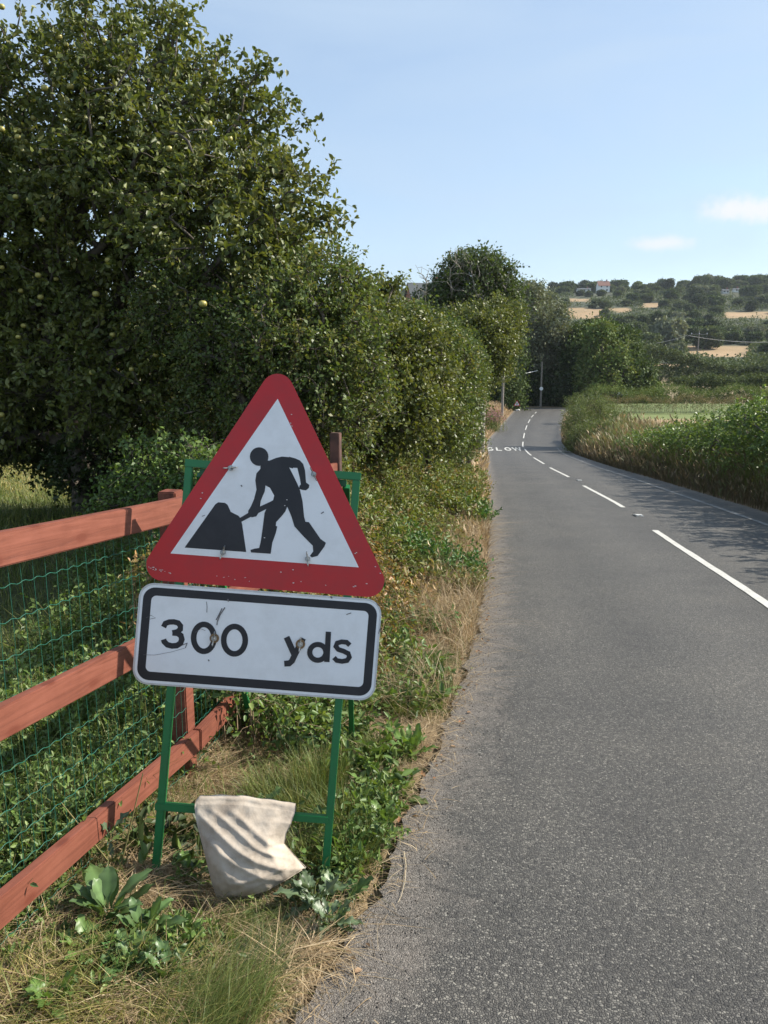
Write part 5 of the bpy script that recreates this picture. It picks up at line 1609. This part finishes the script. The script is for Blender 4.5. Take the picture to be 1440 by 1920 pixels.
# brambles along the bank: three bushes of mixed green and scorched leaves
def bramble(label, y0, y1, hs, n, ls, seed, pal, d0=.45, d1=2.3):
    rs = np.random.RandomState(seed)
    y = y0 + (y1 - y0) * rs.uniform(0, 1, n) ** 1.25; d = d0 + (d1 - d0) * rs.uniform(0, 1, n) ** .8
    x = xl(y) - d; g = zt(x, y)
    hh = hs(d, y) * (1 + .25 * nz(x, y, 1.4, seed)) * np.clip(rs.uniform(.25, 1.2, n), 0, 1)
    P = np.stack([x, y, g + np.maximum(hh, .02)], -1)
    D = norm(rs.normal(0, .8, (n, 3)) + np.array([.15, -.15, .35]))
    lv, st = Bag(), Bag()
    twigs(rs, P, D, rs.uniform(.08, .26, n), 9, ls, pal, lv, st, .4, .62, LEAF6, .6, .0018, .4, .018)
    A = onto(x[::6], y[::6]); B = P[::6]; V, Q = edges_tubes(A, B, np.full(len(A), .004), np.full(len(A), .0025), 4); st.add(V, Q)
    c = (float(x.mean()), float(y.mean()), ztf(x.mean(), y.mean()))
    e = empty('bramble_bush', c); tag(e, label, 'brambles')
    st.build('stems', bark_mat('dry_stem', (.16, .10, .06), (.34, .25, .16)) , e, origin=c); lv.build('leaves', M_leaf, e, origin=c)
bramble('scorched low brambles on the bank just right of the triangle sign', 4.3, 7.5, lambda d, y: .12 + .62 * sst(.6, 1.7, d), 3000, .038, 301, 'brambledry', .45, 1.9)
bramble('mixed green and red brown brambles on the bank in front of the hedge', 7.0, 12, lambda d, y: .16 + 1.05 * sst(.5, 2.2, d), 4800, .048, 302, 'brambledry' if 0 else 'bramblegreen', .35, 2.5)
bramble('greener brambles farther along the left bank below the hedge', 11.5, 22, lambda d, y: .35 + .85 * sst(.4, 2.0, d), 5500, .060, 303, 'bramblegreen', .15, 2.6)
bramble('dark bramble leaves in the shade behind the lower sign legs', 3.4, 4.8, lambda d, y: .12 + .3 * sst(.5, 1.3, d), 900, .036, 304, 'weed', .5, 1.25)

# tall dry grass
def tall(name, label, y0, y1, xf, h, n, w, pal, seed, head=True, mat=None):
    rs = np.random.RandomState(seed); y = y0 + (y1 - y0) * rs.uniform(0, 1, n) ** 1.5; x = xf(rs, y)
    H_ = h(rs, x, y); b = Bag(); W = w * np.clip(y / 10, .6, 6)
    az = rs.uniform(0, 6.28, n); ln = rs.uniform(.05, .6, n)
    b.add(*blades(rs, onto(x, y), H_, W * rs.uniform(.7, 1.3, n), ln, az, palette(rs, pal, n), 1.2, 4))
    if head:
        k = rs.uniform(0, 1, n) < .16; m = k.sum(); hor = (ln * H_)[k]; tip = onto(x, y)[k] + np.stack([hor * np.cos(az[k]), hor * np.sin(az[k]), (H_ * (1 - .35 * ln))[k]], -1)
        ax = np.stack([np.cos(az[k]) * .5, np.sin(az[k]) * .5, np.full(m, .8)], -1)
        b.add(*leaf_arrays(tip - norm(ax) * .04, ax, rs.normal(0, 1, (m, 3)), np.clip(.010 * y[k], .07, .3), .22, palette(rs, pal, m) * 1.3))
    o = b.build(name, mat or M_straw); tag(o, label, kind='stuff'); return o
tall('tall_grass', 'tall brown seeding grass along the right roadside under the hedge', 4, 60, lambda r, y: xr(y) + .05 + 1.15 * r.uniform(0, 1, len(y)) ** .9,
     lambda r, x, y: r.uniform(.35, .95, len(y)) * (.35 + .75 * sst(0, .9, x - xr(y))), 26000, .006, 'hay_shaded', 401)
tall('tall_grass', 'pale dry grass on the inside of the right hand bend', 26, 76, lambda r, y: xr(y) + .1 + 3.2 * r.uniform(0, 1, len(y)),
     lambda r, x, y: r.uniform(.5, 1.1, len(y)) * (.4 + .7 * sst(0, 1.2, x - xr(y))), 15000, .005, 'hay', 402)
tall('green_stalks', 'green leafy stalks mixed through the tall grass on the right', 8, 60, lambda r, y: xr(y) + .5 + 2.2 * r.uniform(0, 1, len(y)),
     lambda r, x, y: r.uniform(.5, 1.35, len(y)), 22000, .006, 'green', 403, False, M_grass)
tall('verge_grass', 'golden dry grass on the left verge before the junction', 55, 101, lambda r, y: xl(y) - .1 - 4.5 * r.uniform(0, 1, len(y)),
     lambda r, x, y: r.uniform(.3, .75, len(y)) * (.3 + .7 * sst(0, 1.5, xl(y) - x)), 16000, .005, 'straw', 404)
tall('bank_grass', 'thin dry grass along the foot of the left bank', 5.5, 55, lambda r, y: xl(y) - .02 - .45 * r.uniform(0, 1, len(y)) ** 1.1,
     lambda r, x, y: r.uniform(.15, .6, len(y)) * (.25 + .9 * sst(0, .6, xl(y) - x)), 8000, .0035, 'straw', 405)

# ------------------------------------------------------------------ broad leaved plants close by
def broad_leaf(bag, base_, az, L, W, rise, col, rs, wav=.08, seg=8, notch=0.0, tipdrop=.6):
    t = np.linspace(0, 1, seg + 1)
    stalk = .18
    prof = np.where(t < stalk, .06, np.sin(np.clip((t - stalk) / (1 - stalk), 0, 1) ** .8 * math.pi) ** .75)
    prof = np.maximum(prof, .05); prof[-1] = .02
    if notch: prof = prof * (1 - notch * (np.arange(seg + 1) % 2))
    hor = L * t * math.cos(rise); ver = L * (t * math.sin(rise) - tipdrop * .45 * t ** 2.2)
    d = np.array([math.cos(az), math.sin(az), 0]); s = np.array([-math.sin(az), math.cos(az), 0])
    ctr = np.array(base_) + hor[:, None] * d + np.stack([0 * t, 0 * t, ver], -1)
    w1 = wav * W * np.sin(t * 17 + rs.uniform(0, 6)); w2 = wav * W * np.sin(t * 19 + rs.uniform(0, 6))
    up = np.array([0, 0, 1.])
    Lf = ctr + s * (prof * W / 2)[:, None] + up * (prof * W * .14 + w1)[:, None]
    Rt = ctr - s * (prof * W / 2)[:, None] + up * (prof * W * .14 + w2)[:, None]
    Lm = ctr + s * (prof * W / 4)[:, None] + up * (prof * W * .10)[:, None]; Rm = ctr - s * (prof * W / 4)[:, None] + up * (prof * W * .10)[:, None]
    V = np.stack([Lf, Lm, ctr, Rm, Rt], 1).reshape(-1, 3)
    i = np.arange(seg)[:, None] * 5; j = np.arange(4)[None]
    Q = np.stack([i + j, i + j + 1, i + j + 6, i + j + 5], -1).reshape(-1, 4)
    rib = np.array([1, 1.08, 1.5, 1.08, 1.])
    C = np.array(col)[None, None] * rib[None, :, None] * (1 + rs.uniform(-.12, .12, (seg + 1, 1, 1)))
    bag.add(V, Q, C.reshape(-1, 3))


M_broad = leaf_mat('broad_leaf', .42, .28, .5)


def rosette(name, label, cat, px, py, n, L, W, cols, seed, rise=(.3, 1.2), notch=0, wav=.10, stems=0, stem_h=.2, lift=0.0):
    rs = np.random.RandomState(seed); c = gnd(px, py)
    e = empty(name, tuple(c)); tag(e, label, cat)
    b = Bag()
    for k in range(n):
        az = k * 2.4 + rs.uniform(-.4, .4); f = rs.uniform(.65, 1.15); o = rs.uniform(0, .02)
        broad_leaf(b, (math.cos(az) * o, math.sin(az) * o, rs.uniform(0, lift)), az, L * f, W * f * rs.uniform(.8, 1.15), rs.uniform(*rise), np.array(cols[rs.randint(len(cols))]) * rs.uniform(.85, 1.15), rs, wav, 10, notch, rs.uniform(.3, 1.0))
    b.build('leaves', M_broad, e, smooth=not notch)
    if stems:
        s = Bag(); A = rs.normal(0, .008, (stems, 3)); A[:, 2] = 0; B = A + rs.normal(0, stem_h * .2, (stems, 3)); B[:, 2] = stem_h * rs.uniform(.7, 1.1, stems)
        V, Q = edges_tubes(A, B, np.full(stems, .003), np.full(stems, .0018), 5); s.add(V, Q)
        s.build('stems', M_stem, e)
    return e


G1 = [(.085, .15, .050), (.075, .13, .045), (.10, .17, .055)]; G2 = [(.12, .20, .045), (.10, .17, .04)]; G3 = [(.095, .135, .070), (.08, .12, .055)]
rosette('dock_plant', 'largest broad leaved dock plant on the verge, nearest the fence', 'plant', 205, 1745, 24, .18, .058, G1, 1, (.4, 1.4), lift=.07)
rosette('dock_plant', 'smaller dock plant just below and right of the largest one', 'plant', 270, 1775, 18, .13, .042, G1, 2, (.4, 1.3), .15, lift=.06)
rosette('dock_plant', 'dock plant in the shade left of the sandbag with one pale curled leaf', 'plant', 330, 1610, 9, .14, .050, [(.05, .09, .03), (.07, .12, .04)], 3, (.3, 1.2))
rosette('sow_thistle', 'grey green sow thistle below the right leg of the sign', 'plant', 590, 1715, 24, .13, .045, G3, 4, (.3, 1.3), .45, .2, 3, .1, .06)
rosette('sow_thistle', 'bright toothed thistle leaves right of the sign leg near the tarmac', 'plant', 655, 1610, 14, .13, .042, G2, 5, (.4, 1.3), .4, .15, 3, .15, .05)
rosette('dandelion_plant', 'dandelion with jagged leaves between the sign and the tarmac', 'plant', 700, 1480, 14, .16, .05, G2, 6, (.3, 1.1), .35, .12)
rosette('dandelion_plant', 'dandelion with broad leaves lying over the tarmac edge', 'plant', 745, 1500, 9, .14, .05, [(.09, .12, .03), (.14, .15, .04)], 7, (.0, .6), .3, .1)
rosette('hogweed_plant', 'low hogweed leaves spreading at the tarmac edge beyond the plate', 'plant', 805, 1300, 12, .20, .07, G2, 8, (.2, 1.0), .4, .12)
rosette('hogweed_plant', 'upright hogweed leaves right of the distance plate', 'plant', 735, 1330, 11, .20, .06, G2, 9, (.4, 1.2), .35, .12)
rosette('ragwort_plant', 'leafy ragwort in front of the lower sign legs behind the cross bar', 'plant', 545, 1430, 14, .15, .04, G1, 10, (.4, 1.3), .45, .15, 5, .2, .10)
rosette('ragwort_plant', 'leafy ragwort under the bottom edge of the distance plate', 'plant', 500, 1370, 14, .16, .04, G1, 11, (.4, 1.3), .45, .15, 5, .2, .10)
rosette('wilted_weed', 'wilted grey leaved weed at the bottom edge of the verge', 'plant', 540, 1915, 16, .07, .022, [(.16, .16, .12), (.20, .17, .12), (.10, .12, .06)], 12, (.1, 1.0), .3, .2)
rosette('plantain', 'small plantain with rounded leaves beside the dock plants', 'plant', 110, 1835, 9, .06, .028, G2, 13, (.1, .8))
rosette('milk_thistle', 'tall slim grey thistle standing in front of the lowest rail', 'plant', 215, 1640, 8, .10, .03, G3, 14, (.5, 1.2), .45, .2, 2, .34, .26)
rosette('dock_plant', 'young dock plant tucked under the lowest rail at the left', 'plant', 60, 1770, 9, .09, .035, G2, 21, (.2, 1.0), .1)
rosette('dock_plant', 'crinkled low dock below the largest one, lowest of the dock plants', 'plant', 245, 1835, 26, .11, .040, G1, 22, (.3, 1.3), .25, .2, lift=.06)
rosette('burdock_plant', 'wide burdock leaves right of the sign leg foot', 'plant', 640, 1690, 9, .13, .06, G1, 23, (.3, 1.1), .1, .12)
rosette('dandelion_plant', 'dandelion beside the lower right leg of the sign', 'plant', 665, 1530, 14, .15, .045, G2, 24, (.4, 1.3), .35, .12)
for q, (px, py, n, L, W, c, lab) in enumerate(((170, 1800, 12, .08, .03, G2, 'small toothed weed left of the crinkled dock'), (315, 1850, 14, .07, .026, G1, 'small toothed weed right of the crinkled dock'), (340, 1790, 12, .08, .028, G2, 'bright small weed between the docks and the sandbag'), (100, 1905, 12, .08, .03, G2, 'small weed in the bottom left corner'),
        (620, 1750, 13, .09, .032, G3, 'pale weed at the verge tip below the thistle'), (720, 1560, 12, .10, .034, G2, 'small thistle at the tarmac edge below the dandelion'), (480, 1545, 10, .10, .034, G1, 'leafy weed poking up behind the top of the sandbag'), (350, 1660, 10, .08, .035, G2, 'small bright leaf cluster left of the sandbag foot'), (770, 1420, 12, .12, .035, G2, 'dandelion at the tarmac edge above the others'))):
    rosette('small_weed', lab, 'plant', px, py, n + 6, L * 1.35, W * 1.3, c, 60 + q, (.3, 1.3), .35, .18, lift=.05)
# dry sticks and fallen leaves
def stick(label, P, r, col):
    P = np.array(P); V, Q = tube_np([P], [np.linspace(r, r * .4, len(P))], 5); o = mesh_np('dry_stalk', V, [Q], simple_mat('dry_stalk', col, .8, 0, .2), smooth=True, origin=tuple(P[0])); o.location = P[0]; tag(o, label, 'dry stalk')
def rpt(px, py, h=.012):
    g = gnd(px, py); return (g.x, g.y, max(g.z, float(base(g.y))) + h)
stick('long curved dry stalk lying on the tarmac edge', [rpt(757, 1635), rpt(761, 1665), rpt(759, 1700), rpt(752, 1730), rpt(746, 1748)], .0016, (.5, .42, .28))
stick('straight dry straw stalk lying in front of the verge clods', [rpt(838, 1378), rpt(850, 1377), rpt(862, 1374)], .0022, (.5, .42, .3))
stick('dark curled twig on the tarmac beside the hogweed', [rpt(850, 1220), rpt(862, 1225), rpt(880, 1224)], .003, (.09, .07, .05))
rs = np.random.RandomState(55)
db = Bag(); n = 420
y = rs.uniform(1.4, 9, n); x = xl(y) - np.abs(rs.normal(.05, .35, n)) + .1; k = near_mask(x, y) | (x > xl(y) - .3); x, y = x[k], y[k]; n = len(x)
P = onto(x, y, .012); P[:, 2] = np.maximum(P[:, 2], base(y) + .012)
PAL['dead'] = [(.22, .13, .07), (.30, .20, .12), (.14, .09, .05), (.34, .16, .07)]
db.add(*leaf_arrays(P, rs.normal(0, 1, (n, 3)) * np.array([1, 1, .25]), np.tile([[0, 0, 1.]], (n, 1)) + rs.normal(0, .4, (n, 3)), rs.uniform(.015, .034, n), .7, palette(rs, 'dead', n), LEAF6))
o = db.build('leaf_litter', M_straw); tag(o, 'curled dead leaves scattered along the edge of the tarmac', kind='stuff')
# loose grit along the tarmac edge
n = 2600; y = 1.3 + 8 * rs.uniform(0, 1, n) ** 1.4; x = xl(y) + rs.normal(.10, .10, n); s = rs.uniform(.001, .0038, n) * (1 + .08 * y)
P = np.stack([x, y, np.maximum(base(y) + .006, zt(x, y))], -1)
octa = np.array([(1, 0, 0), (0, 1, 0), (-1, 0, 0), (0, -1, 0), (0, 0, .7), (0, 0, -.4)])
V = P[:, None] + octa[None] * s[:, None, None] * rs.uniform(.6, 1.3, (n, 6, 1)); T = np.array([(0, 1, 4), (1, 2, 4), (2, 3, 4), (3, 0, 4), (1, 0, 5), (2, 1, 5), (3, 2, 5), (0, 3, 5)])
PAL['grit'] = [(.20, .18, .16), (.12, .11, .10), (.30, .27, .23), (.08, .07, .06)]
o = mesh_np('grit', V.reshape(-1, 3), [(T[None] + (np.arange(n) * 6)[:, None, None]).reshape(-1, 3)], M_straw, col=np.repeat(palette(rs, 'grit', n), 6, 0)); tag(o, 'loose grit and clods along the left edge of the tarmac', kind='stuff')
# small yellow flowers
M_yel = simple_mat('yellow_petals', (.75, .52, .03), .6, 0, .1)
me = None
for k, (px, py, lab) in enumerate(((650, 1507, 'small yellow flower in the weeds right of the sign leg'), (435, 1381, 'small yellow flower in the dry grass under the plate'), (119, 1206, 'small yellow flower behind the wire mesh above the middle rail'), (4, 1620, 'small yellow flower behind the fence at the left edge'))):
    g = gnd(px, py + 18); rs2 = np.random.RandomState(k)
    e = empty('yellow_flower', tuple(g)); tag(e, lab, 'flower', 'small yellow wild flowers')
    bm = bmesh.new()
    for a in range(9):
        q = a * 2 * math.pi / 9; c = Vector((0, 0, .07)); d = Vector((math.cos(q), math.sin(q), .25)); s = Vector((-math.sin(q), math.cos(q), 0))
        bm.faces.new([bm.verts.new(c + v) for v in (d * .001, d * .007 + s * .0025, d * .012, d * .007 - s * .0025)])
    obj_bm('petals', bm, M_yel, e)
    V, Q = edges_tubes(np.array([[0, 0, -.01]]), np.array([[0, 0, .07]]), [.0013], [.001], 5); mesh_np('stem', V, [Q], M_stem, e)

# ------------------------------------------------------------------ air
m = bpy.data.materials.new('air'); m.use_nodes = True; nt = m.node_tree; nt.nodes.clear()
o_ = nt.nodes.new('ShaderNodeOutputMaterial'); v_ = nt.nodes.new('ShaderNodeVolumePrincipled')
v_.inputs['Color'].default_value = (.80, .88, 1.0, 1); v_.inputs['Density'].default_value = HAZE; v_.inputs['Anisotropy'].default_value = .3
nt.links.new(v_.outputs[0], o_.inputs['Volume'])
bm = bmesh.new(); box_between(bm, (0, -60, 55), (0, 3100, 55), 4200, 130, up=(0, 0, 1))
o = obj_bm('haze', bm, m); tag(o, 'thin summer haze over the valley', kind='stuff')
